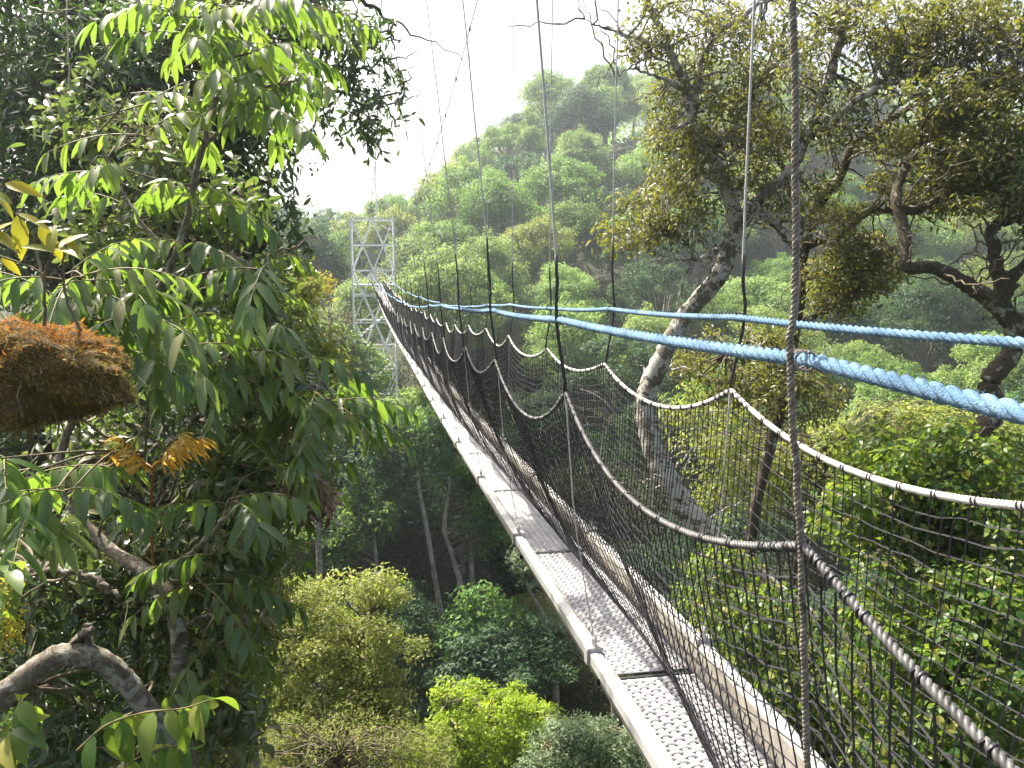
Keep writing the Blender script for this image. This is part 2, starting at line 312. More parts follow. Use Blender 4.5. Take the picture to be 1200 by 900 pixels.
def B(s, a, z):
    s = np.asarray(s, float); a = np.broadcast_to(np.asarray(a, float), s.shape) + shift(s); z = np.broadcast_to(np.asarray(z, float), s.shape)
    return s[..., None] * BB + a[..., None] * BR + z[..., None] * ZZ
SIDE = {'L': dict(beam=.972, inn=1.013, rope=.82, blue=.80, main=.25, sag=.20), 'R': dict(beam=1.512, inn=1.471, rope=1.60, blue=1.63, main=1.66, sag=.15)}
bridge = thing('suspension_bridge', 'narrow canopy walkway with black net sides and blue handrail ropes crossing to the white tower', 'suspension bridge', loc=tuple(B(0., 1.23, -1.8)))
BL0 = np.array(bridge.location)
def bpart(name, mb, m, parent=None, smooth=False, label=None):
    o = mb.build(name, m, parent or bridge, smooth, label)
    if parent is None: o.location = tuple(-BL0)
    return o
ss = np.arange(S0, S1 + .01, .5)
def zrope(sd, s):
    """net rope: scallops hung between the hangers"""
    k = (s - 1.4) / SD; f = k - np.floor(k); peak0 = (1.4 + np.floor(k) * SD); jit = lambda q: .03 * np.sin(q * 3.7 + (1 if sd == 'L' else 2.6))
    zp = (ZU(peak0) - .36 + jit(peak0)) * (1 - f) + (ZU(peak0 + SD) - .36 + jit(peak0 + SD)) * f
    return zp - SIDE[sd]['sag'] * (1 + .25 * np.sin(np.floor(k) * 2.1)) * 4 * f * (1 - f)
for sd in 'LR':
    D = SIDE[sd]; c = D['beam']; hw, hh = .028, .05
    rings = []
    prof = [(-hw + .006, 0), (hw - .006, 0), (hw, -.006), (hw, -hh), (-hw, -hh), (-hw, -.006)]
    for (da, dz) in prof: rings.append(B(ss, c + da, ZB(ss) + dz))
    V = np.stack(rings, 1).reshape(-1, 3); n = len(prof); i = np.arange(len(ss) - 1)[:, None] * n; j = np.arange(n)[None]; j2 = (j + 1) % n
    mb = MB().add(V, np.stack([i + j, i + n + j, i + n + j2, i + j2], -1).reshape(-1, 4))
    bpart('side_beam', mb, M['alu'])
    e = 1 if sd == 'L' else -1; a0, a1 = c + e * .0285, c + e * .0405
    rings = [B(ss, a, ZB(ss) - z) for a, z in ((a0, .012), (a1, .012), (a1, .17), (a0, .17))]
    V = np.stack(rings, 1).reshape(-1, 3); n = 4; i = np.arange(len(ss) - 1)[:, None] * n; j = np.arange(n)[None]; j2 = (j + 1) % n
    bpart('kick_board', MB().add(V, np.stack([i + j, i + n + j, i + n + j2, i + j2], -1).reshape(-1, 4)), M['kick'])
# deck panels: woven bands, one sheet per two metres
def weave():
    mb = MB(); w_ = SIDE['R']['inn'] - SIDE['L']['inn'] - .006; n = 10; pw = w_ / n; pl = .031; nr = int((SD - .05) / pl); Ln = nr * pl
    amp = .0055
    for k in range(nr):                                  # bands across
        xs = np.linspace(-w_ / 2, w_ / 2, n * 4 + 1); y0 = -Ln / 2 + (k + .5) * pl
        z = amp * np.cos(pi * (xs + w_ / 2) / pw - pi / 2 + pi * k) ; z = np.sign(z) * np.abs(z) ** .6 * amp ** .4
        r = np.array([(-.31, -.004), (-.15, .0015), (.15, .0015), (.31, -.004)])
        V = np.stack([np.stack([xs, np.full_like(xs, y0 + a * pl), z + b], -1) for a, b in r], 1).reshape(-1, 3)
        i = np.arange(len(xs) - 1)[:, None] * 4; j = np.arange(3)[None]
        mb.add(V, np.stack([i + j, i + 4 + j, i + 5 + j, i + j + 1], -1).reshape(-1, 4))
    for k in range(n):                                   # bands along
        ys = np.linspace(-Ln / 2, Ln / 2, nr * 4 + 1); x0 = -w_ / 2 + (k + .5) * pw
        z = amp * np.cos(pi * (ys + Ln / 2) / pl - pi / 2 + pi * (k + 1)); z = np.sign(z) * np.abs(z) ** .6 * amp ** .4
        r = np.array([(-.27, -.004), (-.12, .0015), (.12, .0015), (.27, -.004)])
        V = np.stack([np.stack([np.full_like(ys, x0 + a * pw), ys, z + b], -1) for a, b in r], 1).reshape(-1, 3)
        i = np.arange(len(ys) - 1)[:, None] * 4; j = np.arange(3)[None]
        mb.add(V, np.stack([i + j, i + j + 1, i + 5 + j, i + 4 + j], -1).reshape(-1, 4))
    for e in (-1, 1):                                    # lashed end bars
        mb.add(*tube(np.array([[-w_ / 2, e * Ln / 2, -.006], [0, e * Ln / 2, -.006], [w_ / 2, e * Ln / 2, -.006]]), .006, 6))
    return mb
wm = weave().mesh('deck_panel', M['deck'])
bar = MB().add(*tube(np.array([[-.26, 0, -.02], [0, 0, -.02], [.26, 0, -.02]]), .016, 8)).mesh('crossbar', M['tape'])
mid = (SIDE['L']['inn'] + SIDE['R']['inn']) / 2
dz = .145
for s in np.arange(ST[0], 51, SD):
    a, b = B(np.array(s + .02), mid, ZB(s + .02) - dz), B(np.array(min(s + SD, S1) - .02), mid, ZB(min(s + SD, S1) - .02) - dz)
    y = norm(b - a); x = norm(np.cross(y, ZZ)); z = np.cross(x, y); c = (a + b) / 2 - BL0
    mw = mathutils.Matrix([[x[0], y[0], z[0], c[0]], [x[1], y[1], z[1], c[1]], [x[2], y[2], z[2], c[2]], [0, 0, 0, 1]])
    o = bpy.data.objects.new('deck_panel', wm); COL.objects.link(o); o.parent = bridge; o.matrix_local = mw
    c = B(np.array(float(s)), mid, ZB(s) - dz) - BL0; mw = mw.copy(); mw.translation = c
    o = bpy.data.objects.new('crossbar', bar); COL.objects.link(o); o.parent = bridge; o.matrix_local = mw
# blue handrail ropes: short straight runs from hanger to hanger, laid strands where near
for sd in 'LR':
    D = SIDE[sd]; kn = np.concatenate([ST, [S1]]); P_ = []
    for a, b in zip(kn[:-1], kn[1:]):
        f = np.linspace(0, 1, 9)[:-1]; s_ = a + (b - a) * f; P_.append(B(s_, D['blue'] + .02 * np.sin(s_ * 1.1), ZU(a) * (1 - f) + ZU(b) * f - .012 * 4 * f * (1 - f) + .012 * np.sin(a * 5) * (1 - f) + .012 * np.sin(b * 5) * f))
    path = np.vstack(P_); k = int(15 / SD * 8)
    mb = helix_rope(path[:k + 1], .0153, .105, 3, 6, 10)
    mb.add(*tube(path[k:], .0165, 6))
    hair = 5200; ii = rng.integers(0, 56, hair); ff = rng.random(hair)[:, None]; pp = path[ii] * (1 - ff) + path[ii + 1] * ff
    d = rdir(hair); q = pp + d * .0153; e = norm(d + .9 * rdir(hair)); ln = rng.uniform(.004, .016, hair)[:, None]
    vv, qq = many_tubes(np.stack([q, q + e * ln * .6, q + (e + .4 * rdir(hair)) * ln], 1), .00035, 3); mb.add(vv, qq)
    bpart('handrail_rope', mb, M['rope_blue'], smooth=True, label='blue twisted handrail rope, %s' % ('nearer one' if sd == 'L' else 'far side'))
# scalloped net ropes, with black lashings
for sd in 'LR':
    D = SIDE[sd]; s_ = np.arange(ST[0], S1, .05); path = B(s_, D['rope'] + .015 * np.sin(s_ * 1.9), zrope(sd, s_)); k = int(10 / .05)
    r = .0098 if sd == 'L' else .0118
    mb = helix_rope(path[:k + 1], r, .042, 3, 6, 10); mb.add(*tube(path[k:], r, 5, 0, False))
    nq = sum(map(len, mb.q)); lk = (M['rope_dark' if sd == 'L' else 'rope_white'], 'dark grey scalloped net rope' if sd == 'L' else 'dirty white scalloped net rope'); acc = 0
    t_, n_, b_ = frames(path)
    for j in range(2, len(path) - 2):
        s = s_[j]; acc += .05
        near_peak = abs(((s - 1.4) / SD + .5) % 1 - .5) * SD
        if acc >= (.15 if near_peak > .18 else .05) and s < 30:
            acc = 0; a = np.linspace(0, 2 * pi * 1.6, 14)
            sp = path[j] + (r * 1.1) * (np.cos(a)[:, None] * n_[j] + np.sin(a)[:, None] * b_[j]) + (np.linspace(-.012, .012, 14))[:, None] * t_[j]
            mb.add(*tube(sp, .0032, 4, 0, False))
    o = bpart('net_rope', mb, lk[0], smooth=True, label=lk[1]); o.data.materials.append(M['net'])
    mi = np.ones(len(o.data.polygons), np.int32); mi[:nq] = 0; o.data.polygons.foreach_set('material_index', mi)
# nets; the near one hangs loose, its hem lying in on the deck
HEM = smooth_interp([-8, .9, 2, 3.2, 7, 10, 16, 25, 40, 60], [1.03, 1.03, 1.12, 1.36, 1.36, 1.30, 1.22, 1.13, 1.04, 1.03], .5)
for sd in 'LR':
    D = SIDE[sd]; mb = MB(); ph = 0 if sd == 'L' else 2.2
    def surf(s, u):
        zt = zrope(sd, s) - .008; zb = ZB(s) - .135; z = zt + (zb - zt) * u
        hem = HEM(s) if sd == 'L' else D['inn'] - .012
        a = D['rope'] + (hem - D['rope']) * u; k = (s - 1.4) / SD; f = np.abs((k + .5) % 1 - .5) * 2
        sgn = -1 if sd == 'L' else 1
        a = a + sgn * (.05 * np.sin(pi * u) * (.3 + f)) + .012 * np.sin(3.1 * s + 5 * u + ph) * np.sin(pi * u)
        z = z + .012 * np.sin(4.3 * s + 7 * u + ph) * np.sin(pi * u)
        sh = .018 * np.sin(6.1 * s + 2.3 * u + ph) * np.sin(pi * u)
        return B(s + sh, a, z)
    sv = np.arange(ST[0], S1 - .2, .055); sv = sv + rng.normal(0, .003, len(sv)); K = 10
    u = np.linspace(0, 1, K)[None].repeat(len(sv), 0); pth = surf(sv[:, None] + 0 * u, u)
    pth = pth + (rng.normal(0, .0018, pth.shape) * (sv < 12)[:, None, None])
    V, Q = many_tubes(pth, np.where(sv < 4, .0025, .0034), 3); mb.add(V, Q)
    nj = 22; sh_ = np.arange(ST[0], S1 - .2, .1); cut = 60
    for j in range(1, nj + 1):
        uu = j / nj + .004 * rng.standard_normal(len(sh_)); p_ = surf(sh_, np.clip(uu, 0, 1))
        V, Q, _ = tube(p_, .0024 if j < nj else .009, 3, 0, False); mb.add(V, Q)
    bpart('net', mb, M['net'], label='black safety net of the %s side' % ('nearer' if sd == 'L' else 'far'))
# hangers with black sleeves and beam clamps
for sd in 'LR':
    D = SIDE[sd]
    for kk, s in enumerate(ST):
        zr = zrope(sd, np.array([s]))[0]; top = ZM(s)
        r = .0078 if (sd == 'L' and s < 2) else (.0055 if s < 4 else .0048 if s < 9 else .0042)
        pts = np.array([B(np.array(s + .02), D['main'], top), B(np.array(s + .01), D['main'] * .5 + D['blue'] * .5, (top + ZU(s)) / 2), B(np.array(s), D['blue'] + (D['main'] - D['blue']) * .5 / (top - ZU(s)), ZU(s) + .5), B(np.array(s), D['blue'] + (.022 if sd == 'R' else -.022), ZU(s)),
                        B(np.array(s), D['rope'], zr), B(np.array(s), (D['rope'] + D['beam']) / 2 + (.02 if sd == 'R' else -.02), (zr + ZB(s)) / 2), B(np.array(s), D['beam'], ZB(s) + .05)])
        pth = crom(pts, 10)
        pth[3:-3] += rng.normal(0, .0012, pth[3:-3].shape)
        mb = helix_rope(pth, r, .03, 3, 5, 6) if (sd == 'L' and s < 2) else MB().add(*tube(pth, np.where(np.arange(len(pth)) > 41, r * .62, r), 6 if s < 12 else 4))
        o = bpart('hanger', mb, M['rope_brown'] if s < 2 else M['steel'], smooth=True)
        L = np.linspace(0, 1, 30)[:, None]
        if sd == 'L' and s < 2:
            a0, a1 = pth[0] * 0 + B(np.array(s), D['blue'] * .99, ZU(s) + .32), B(np.array(s), D['blue'], ZU(s) + .43)
            sl = None
            zz = pth[:, 2]; sel = (zz < ZU(s) + .45) & (zz > ZU(s) + .30)
        else:
            hgt = [.55, .75, .35, .6, .5][kk % 5]; zz = pth[:, 2]; sel = (zz < ZU(s) + hgt) & (zz > zr - .03)
        if sel.sum() > 2:
            MB().add(*tube(pth[sel], max(r * 1.35, .0078), 7, .06)).build('sleeve', M['tape'], o, True)
        mb = MB(); c = B(np.array(s), D['beam'], ZB(s)); ax = np.array([BR, BB, ZZ])
        mb.add(*box(c + np.array([0, 0, .012]), .075, .05, .022, ax)); mb.add(*box(c + BR * (.036 * (-1 if sd == 'L' else 1)) + np.array([0, 0, -.022]), .012, .05, .075, ax))
        a = np.linspace(0, pi, 9); mb.add(*tube(c + np.cos(a)[:, None] * .022 * BB + np.sin(a)[:, None] * .055 * ZZ + np.array([0, 0, .02]), .007, 6))
        mb.add(*tube(np.array([c + [0, 0, .02], c + [0, 0, .045], c + [0, 0, .06]]), .013, 7))
        mb.build('clamp', M['steel'], o)
        mb = MB(); c = pth[0]; mb.add(*box(c, .03, .07, .06, ax)); mb.build('cable_clip', M['tape'], o)
        mb = MB(); c = B(np.array(s), D['blue'], ZU(s) + .012 * np.sin(s * 5)); a = np.linspace(0, 2 * pi * 3, 30)
        if s < 16:
            mb.add(*tube(c + np.cos(a)[:, None] * .0195 * ZZ + np.sin(a)[:, None] * .0195 * BR + np.linspace(-.022, .022, 30)[:, None] * BB, .0028, 5)); mb.build('binding', M['rope_brown' if s < 2 else 'tape'], o)
for sd in 'LR':
    s_ = np.arange(-6, 52.5, .5); mb = MB().add(*tube(B(s_, SIDE[sd]['main'], ZM(s_)), .009, 6)); bpart('main_cable', mb, M['steel'], smooth=True)

# ------------------------------------------------------------------ lattice tower
TS, TE = 52.0, 54.6
tw0 = -.15 ; A0, A1 = -1.50, 1.18
def TP(a, s, z): return s * BB + a * BR + z * ZZ
gz = float(H(*(TP(0, 53, 0)[:2])))
tower = thing('lattice_tower', 'white steel lattice tower with stairs inside at the end of the bridge', 'tower', loc=tuple(TP(tw0, 53.3, gz)))
TL0 = np.array(tower.location)
def tpart(name, mb, m=None, parent=None):
    o = mb.build(name, m or M['tower'], parent or tower)
    if parent is None: o.location = tuple(-TL0)
    return o
lev = [2.78, 1.15, -.5, -2.1, -3.8, -5.5, -7.2, -8.9]
for a in (A0, A1):
    for s in (TS, TE):
        z0 = float(H(*TP(a, s, 0)[:2])) - .5
        tpart('leg', MB().add(*box(TP(a, s, (z0 + 2.8) / 2), .085, .085, 2.8 - z0, [BR, BB, ZZ])))
for z in lev:
    mb = MB()
    for s in (TS, TE): mb.add(*box(TP((A0 + A1) / 2, s, z), A1 - A0 - .11, .07, .08, [BR, BB, ZZ]))
    for a in (A0, A1): mb.add(*box(TP(a, (TS + TE) / 2, z), .07, TE - TS - .11, .08, [BR, BB, ZZ]))
    tpart('ring_beam', mb)
def nodes(lo_, hi, i): return [lo_, (lo_ + hi) / 2, hi] if i % 2 == 0 else [lo_ * .75 + hi * .25, lo_ * .25 + hi * .75]
def zig(f, lo_, hi):
    for i in range(len(lev) - 1):
        mb = MB()
        for p in nodes(lo_, hi, i):
            for q in nodes(lo_, hi, i + 1):
                if abs(abs(p - q) - (hi - lo_) / 4) < .01:
                    mb.add(*tube(np.array([f(p, lev[i]), (f(p, lev[i]) + f(q, lev[i + 1])) / 2, f(q, lev[i + 1])]), .042, 6))
        tpart('lattice_brace', mb)
for s in (TS, TE): zig(lambda a, z, s=s: TP(a, s, z), A0, A1)
for a in (A0, A1): zig(lambda s, z, a=a: TP(a, s, z), TS, TE)
tpart('platform', MB().add(*box(TP(tw0, 53.3, -1.42), A1 - A0 - .14, TE - TS - .14, .06, [BR, BB, ZZ])), M['alu'])
mb = MB()
for a in (A0 + .09, A1 - .09):
    for zz in (-.95, -.45): mb.add(*tube(np.array([TP(a, TS + .05, zz), TP(a, 53.3, zz), TP(a, TE - .05, zz)]), .022, 6))
tpart('railing', mb)
for f in range(4):                                         # stair flights zigzagging down
    mb = MB(); z1 = -1.45 - f * 1.75; dr = 1 if f % 2 == 0 else -1
    for k in range(9):
        a = tw0 + dr * (-.95 + k * .235); mb.add(*box(TP(a, 52.8 + .9 * (f % 2), z1 - k * .195), .25, .8, .04, [BR, BB, ZZ]))
    for e in (-.42, .42):
        mb.add(*tube(np.array([TP(tw0 - dr * 1.0, 52.8 + .9 * (f % 2) + e, z1), TP(tw0, 52.8 + .9 * (f % 2) + e, z1 - .8), TP(tw0 + dr * 1.0, 52.8 + .9 * (f % 2) + e, z1 - 1.6)]), .035, 6))
        mb.add(*tube(np.array([TP(tw0 - dr * 1.0, 52.8 + .9 * (f % 2) + e, z1 + .9), TP(tw0, 52.8 + .9 * (f % 2) + e, z1 + .1), TP(tw0 + dr * 1.0, 52.8 + .9 * (f % 2) + e, z1 - .7)]), .018, 6))
    tpart('stair_flight', mb, M['alu'])
mb = MB().add(*tube(np.array([TP(.12, 53.3, 2.7), TP(.12, 53.3, 4.8), TP(.12, 53.3, 7.0)]), [.045, .035, .02], 6))
for a in (A0, A1): mb.add(*tube(np.array([TP(a, TS, 2.75), TP((a + .12) / 2, 52.7, 4.4), TP(.12, 53.3, 6.1)]), .012, 5))
tpart('mast', mb)

# ------------------------------------------------------------------ trees: common parts
def gpt(p): return np.array([p[0], p[1], float(H(p[0], p[1]))])
def tree_root(name, label, cat, base, group=None):
    return thing(name, label, cat, group, tuple(base)), np.asarray(base, float)
def place(o, root0): o.location = tuple(-root0); return o
def limb(mb, pts, r, n=7, m=7, wob=.05, jit=.0):
    """tapered, slightly crooked limb through points; r: radii at the points"""
    q = np.column_stack([np.asarray(pts, float), np.broadcast_to(np.asarray(r, float), (len(pts),))]); c = crom(q, n)
    if jit: c[1:-1, :3] += rng.normal(0, jit, c[1:-1, :3].shape)
    mb.add(*tube(c[:, :3], np.maximum(c[:, 3], .002), m, wob)); return c
def pix(poly): return [P(x, y, d) for x, y, d, *_ in poly]
def ell_samples(ells):
    out = []
    for (cx, cy, rx, ry, d0, d1, n) in ells:
        a = rng.random(n) * 2 * pi; k = np.sqrt(rng.random(n)); out.append(PV(cx + rx * k * np.cos(a), cy + ry * k * np.sin(a), rng.uniform(d0, d1, n)))
    return np.vstack(out)
def built_tree(name, label, cat, bark, leafm, skel, ells, R, per, size, tmpl=LEAF2, trunk_m=9, base=None, twig=(.016, .005), group=None, up=.5, droop=.3, flat=.7, leafkw={}, rshift=None, extra_twigs=0):
    """skel: list of limbs [(x, y, d, r), ...], the first one the trunk; leaf sprays hang at the ends of twigs grown from the nearest limb"""
    first = [np.array([*P(x, y, d), r]) for x, y, d, r in skel[0]]
    if base is None:
        b0 = first[0][:3]; b = np.array([b0[0] + .1 * (b0[0] - first[1][0]), b0[1], 0]); b[2] = float(H(b[0], b[1])) - .3
        first = [np.array([*b, first[0][3] * 1.35]), np.array([*(b * .45 + b0 * .55), first[0][3] * 1.12])] + first
    root, r0 = tree_root(name, label, cat, gpt(first[0]), group)
    mb = MB(); S_ = []
    f = np.array(first); c = limb(mb, f[:, :3], f[:, 3], 9, trunk_m, .06); place(mb.build('trunk', bark, root, True), r0); S_.append(c[len(c) // 3:])
    for L in skel[1:]:
        mb = MB(); c = limb(mb, pix(L), [q[3] for q in L], 8, 7, .07, .012); place(mb.build('branch', bark, root, True), r0); S_.append(c)
    S_ = np.vstack(S_); cen = ell_samples(ells); mt = MB(); ml = MB()
    for c in cen:
        k = int(np.argmin(np.linalg.norm(S_[:, :3] - c, axis=1) + .4 * rng.random(len(S_)))); a = S_[k, :3]; v = c - a; Ln = np.linalg.norm(v)
        mid_ = a + v * .5 + rdir(1)[0] * Ln * .16 + np.array([0, 0, .10 * Ln]); r1 = min(twig[0] * (1 + .5 * Ln), S_[k, 3] * .8 + .004)
        limb(mt, [a, mid_, c], [r1, r1 * .65, twig[1]], 5, 5, .05, .01 * Ln)
        for q in range(3):
            e = c + rdir(1, .2)[0] * R * .8; mt.add(*tube(np.array([c, (c + e) / 2 + rdir(1)[0] * R * .1, e]), [twig[1], twig[1] * .8, twig[1] * .5], 4))
        kk = rng.uniform(.5, 1.45); rr = R * kk; clump(ml, c, rr, int(per * (.25 + .75 * kk ** 1.6) * rng.uniform(.7, 1.3)), size, tmpl, .2, up, droop, flat, rshift=(rng.normal(0, .12) if rshift is None else rshift), **leafkw)
    for q in range(extra_twigs):
        k = rng.integers(len(S_)); a = S_[k, :3]; e = a + rdir(1, .5)[0] * rng.uniform(.4, 1.3); limb(mt, [a, (a + e) / 2 + rdir(1)[0] * .12, e], [.014, .009, .003], 6, 5, .05, .02)
    place(mt.build('twigs', M['twig'] if bark is not M['bark_lichen'] else bark, root, True), r0)
    place(ml.build('foliage', leafm, root), r0)
    return root

# ------------------------------------------------------------------ hillside forest
def proto(kind):
    """one forest tree about ten metres high at the origin: trunk and crown"""
    K = dict(round=(18, 3.4, 3.0, 1.35, .35, 330, 'h_mid', 6.4), pale=(22, 3.0, 4.2, 1.15, .33, 300, 'h_pale', 5.4), dark=(20, 3.2, 3.6, 1.3, .35, 330, 'h_dark', 5.8),
             flat=(20, 4.4, 1.7, 1.1, .32, 300, 'h_mid', 8.0), olive=(17, 3.3, 2.6, 1.25, .33, 330, 'h_olive', 6.6), open=(15, 3.6, 3.2, .95, .34, 230, 'h_dark', 6.4), low=(14, 3.6, 2.2, 1.4, .36, 330, 'h_pale', 3.6))[kind]
    n, a, b, R, sz, per, mt, zc = K; sz *= .74; per = int(per * 1.75); ml = MB(); tr = MB()
    limb(tr, [(0, 0, -1.5), (.1, .05, 1.5), (-.1, .1, zc * .6), (.15, 0, zc)], [.26, .21, .17, .10], 6, 8)
    d = []
    while len(d) < n:                                       # lobes of the crown, kept apart
        q = rdir(1, .75)[0]
        if q[2] > -.35 and all(np.linalg.norm(q - x) > .36 for x in d[-40:]): d.append(q)
        elif rng.random() < .02: d.append(q)
    for q in d:
        c = np.array([q[0] * a, q[1] * a, zc + q[2] * b]) * 1.0; c[:2] *= rng.uniform(.6, 1.05); rr = R * rng.uniform(.75, 1.25)
        limb(tr, [(0, 0, zc * .55), (c[0] * .4, c[1] * .4, zc * .75 + .1 * c[2]), c - [0, 0, rr * .3]], [.12, .08, .03], 5, 5)
        clump(ml, c, rr, int(per * rng.uniform(.8, 1.2)), sz, LEAF2, .55, .55, .25, .8, .13, rng.normal(0, .12))
        for s_ in range(3):                                 # smaller sprays break the outline of the lobe
            c2 = c + rdir(1, .3)[0] * rr * 1.05; clump(ml, c2, rr * .42, int(per * .16), sz * .9, LEAF2, .2, .3, .3, .8, .15, rng.normal(0, .15))
    return tr.mesh('trunk', M['bark_grey']), ml.mesh('crown', M[mt])
KINDS = ['round', 'pale', 'dark', 'flat', 'olive', 'open', 'low']
PROTO = {k: [proto(k) for _ in range(2)] for k in KINDS}
LOOK = dict(round='round mid green', pale='tall pale green', dark='dense dark green', flat='flat topped green', olive='olive tinted', open='open crowned dark', low='low bushy pale green')
ORD = ['leftmost', 'second from left', 'third from left', 'fourth from left', 'fifth from left', 'sixth from left', 'seventh from left', 'eighth from left', 'ninth from left', 'tenth from left', 'eleventh from left', 'twelfth from left',
       'thirteenth from left', 'fourteenth from left', 'fifteenth from left', 'sixteenth from left', 'seventeenth from left', 'eighteenth from left', 'nineteenth from left', 'twentieth from left']
spots = []
def try_spot(x, y, R):
    for (a, b, r, *_) in spots:
        if (a - x) ** 2 + (b - y) ** 2 < (.79 * (R + r)) ** 2: return False
    return True
AV = [(-8.7, 51.5, 4.5), (-8.9, 46, 3.5)]                    # keep the tower and bridge clear
cand = 0
while cand < 16000 and len(spots) < 300:
    cand += 1
    y = 30 + 150 * rng.random() ** .85; x = y * rng.uniform(-.60, .82)
    gz_ = float(H(x, y)); R = (2.2 + 2.5 * min(1, max(0, (y - 30) / 60)) + 1.5 * rng.random() ** 2); hgt = R * rng.uniform(1.9, 2.7)
    if y < 55 and gz_ < -15: hgt *= .85
    if any((a - x) ** 2 + (b - y) ** 2 < (r + R) ** 2 for a, b, r in AV): continue
    # under the deck: stay below it
    s_ = x * BB[0] + y * BB[1]; a_ = x * BR[0] + y * BR[1]
    if abs(a_ - .6) < R + 1.2 and s_ < 52 and gz_ + hgt > ZB(s_) - 1.5: continue
    px_, py_, dd = proj(np.array([x, y, gz_ + hgt])); px_, py_ = float(px_[0]), float(py_[0])
    if px_ < 200 or px_ > 1290 or py_ > 960: continue
    # where the photograph looks down into the gully or keeps a lower skyline, trees stay low
    if y < 60 and x < 6 and py_ < 430 + 2.2 * (60 - y): continue
    if 340 < px_ < 470 and y < 90 and py_ < 330 and x < -8.7 * y / 51.5 + 6: continue
    if y < 46 and 370 < px_ < 740 and (py_ < 690 or y > 42): continue
    if not try_spot(x, y, R): continue
    pr = rng.random()
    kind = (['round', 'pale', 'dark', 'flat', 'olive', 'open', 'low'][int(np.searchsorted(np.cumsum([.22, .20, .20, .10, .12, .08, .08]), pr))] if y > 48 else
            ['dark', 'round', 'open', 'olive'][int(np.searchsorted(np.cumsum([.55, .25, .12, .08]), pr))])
    spots.append((x, y, R, hgt, gz_, kind, px_, py_))
def zone(s):
    x, y, R, h, g_, k, px_, py_ = s
    if px_ < 408: return 'on the slope beyond the left foreground tree', 'beyond the left tree'
    if py_ < 200 and y > 105: return 'along the skyline ridge', 'on the skyline ridge'
    if y > 135: return 'far up the hazy valley side', 'on the hazy valley side'
    if py_ < 300: return 'high on the hill above the blue ropes', 'high on the hill'
    if y > 62: return 'midway up the hill behind the bridge', 'midway up the hill'
    if px_ > 760: return 'in the valley behind the lichen tree', 'in the valley behind the lichen tree'
    if y > 48: return 'at the foot of the hill behind the net', 'at the foot of the hill'
    return 'down in the dark gully under the bridge', 'in the gully under the bridge'
by = {}
for s in spots: by.setdefault((zone(s), s[5]), []).append(s)
PH = 10.2
used = set()
for (zn, kind), L in by.items():
    L.sort(key=lambda s: s[6])
    for n, s in enumerate(L):
        x, y, R, h, g_ = s[:5]
        lab = ('only ' if len(L) == 1 else (ORD[min(n, 19)] if n < len(L) - 1 else 'rightmost') + ' ') + LOOK[kind] + ' tree ' + zn[0]
        if len(lab.split()) > 16: lab = ('only ' if len(L) == 1 else (ORD[min(n, 19)] if n < len(L) - 1 else 'rightmost') + ' ') + LOOK[kind] + ' tree ' + zn[1]
        t = thing('forest_tree', lab, 'tree', LOOK[kind] + ' trees ' + zn[1], (x, y, g_))
        k = h / PH; rz = rng.random() * 6.283; t.rotation_euler = (rng.normal(0, .05), rng.normal(0, .05), rz); t.scale = (R / 3.9, R / 3.9, k)
        tr, cr = PROTO[kind][rng.integers(2)]
        for nm, me in (('trunk', tr), ('crown', cr)):
            o = bpy.data.objects.new(nm, me); COL.objects.link(o); o.parent = t
# undergrowth and the far wood, each one mass
def mass(name, n, gen, size, m, lab, cat):
    x, y, z, s = gen(n); mb = MB(); nn = len(x)
    leaf_mesh(mb, np.stack([x, y, z], -1), rdir(nn, .15), rdir(nn, .8) + np.array([0, 0, .4]), s, LEAF2); o = mb.build(name, m); tag(o, lab, cat, kind='stuff'); return o
def g_under(n):
    y = 5 + 150 * rng.random(n) ** 1.25; x = y * rng.uniform(-.75, .95, n); k = rng.random(n)
    hgt = (.25 + 1.9 * (.5 + .5 * np.sin(x * .8 + 1.7 * np.sin(y * .45))) * (.5 + .5 * np.sin(y * .7 + x * .2))) * k
    m = n // 3; x[:m] = rng.uniform(-16, 16, m); y[:m] = rng.uniform(22, 58, m); hgt[:m] *= 1.5; hgt[:m] += .15
    return x, y, H(x, y) + hgt, rng.uniform(.5, 1.0, n) * (.14 + .0055 * y)
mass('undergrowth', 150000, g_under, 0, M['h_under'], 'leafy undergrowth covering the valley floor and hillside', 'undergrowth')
def g_far(n):
    th = rng.uniform(-.72, .80, n); r = rng.uniform(165, 430, n) ; x = r * np.sin(th); y = r * np.cos(th)
    cx = np.floor(x / 9) * 9 + 4.5; cy_ = np.floor(y / 9) * 9 + 4.5; hx = 2.5 * np.sin(cx * 12.9898 + cy_ * 78.233); hy = 2.5 * np.sin(cx * 39.34 + cy_ * 11.13); hh = 8.5 + 3.0 * np.sin(cx * 3.1 + cy_ * 5.7)
    q = rdir(n, .5); x = cx + hx + q[:, 0] * 5; y = cy_ + hy + q[:, 1] * 5; z = H(cx + hx, cy_ + hy) + hh + q[:, 2] * 4 - 2
    return x, y, z, rng.uniform(.6, 1.1, n) * 1.5
mass('far_forest', 75000, g_far, 0, M['h_mid'], 'hazy forest covering the far slopes as one green mass', 'forest')

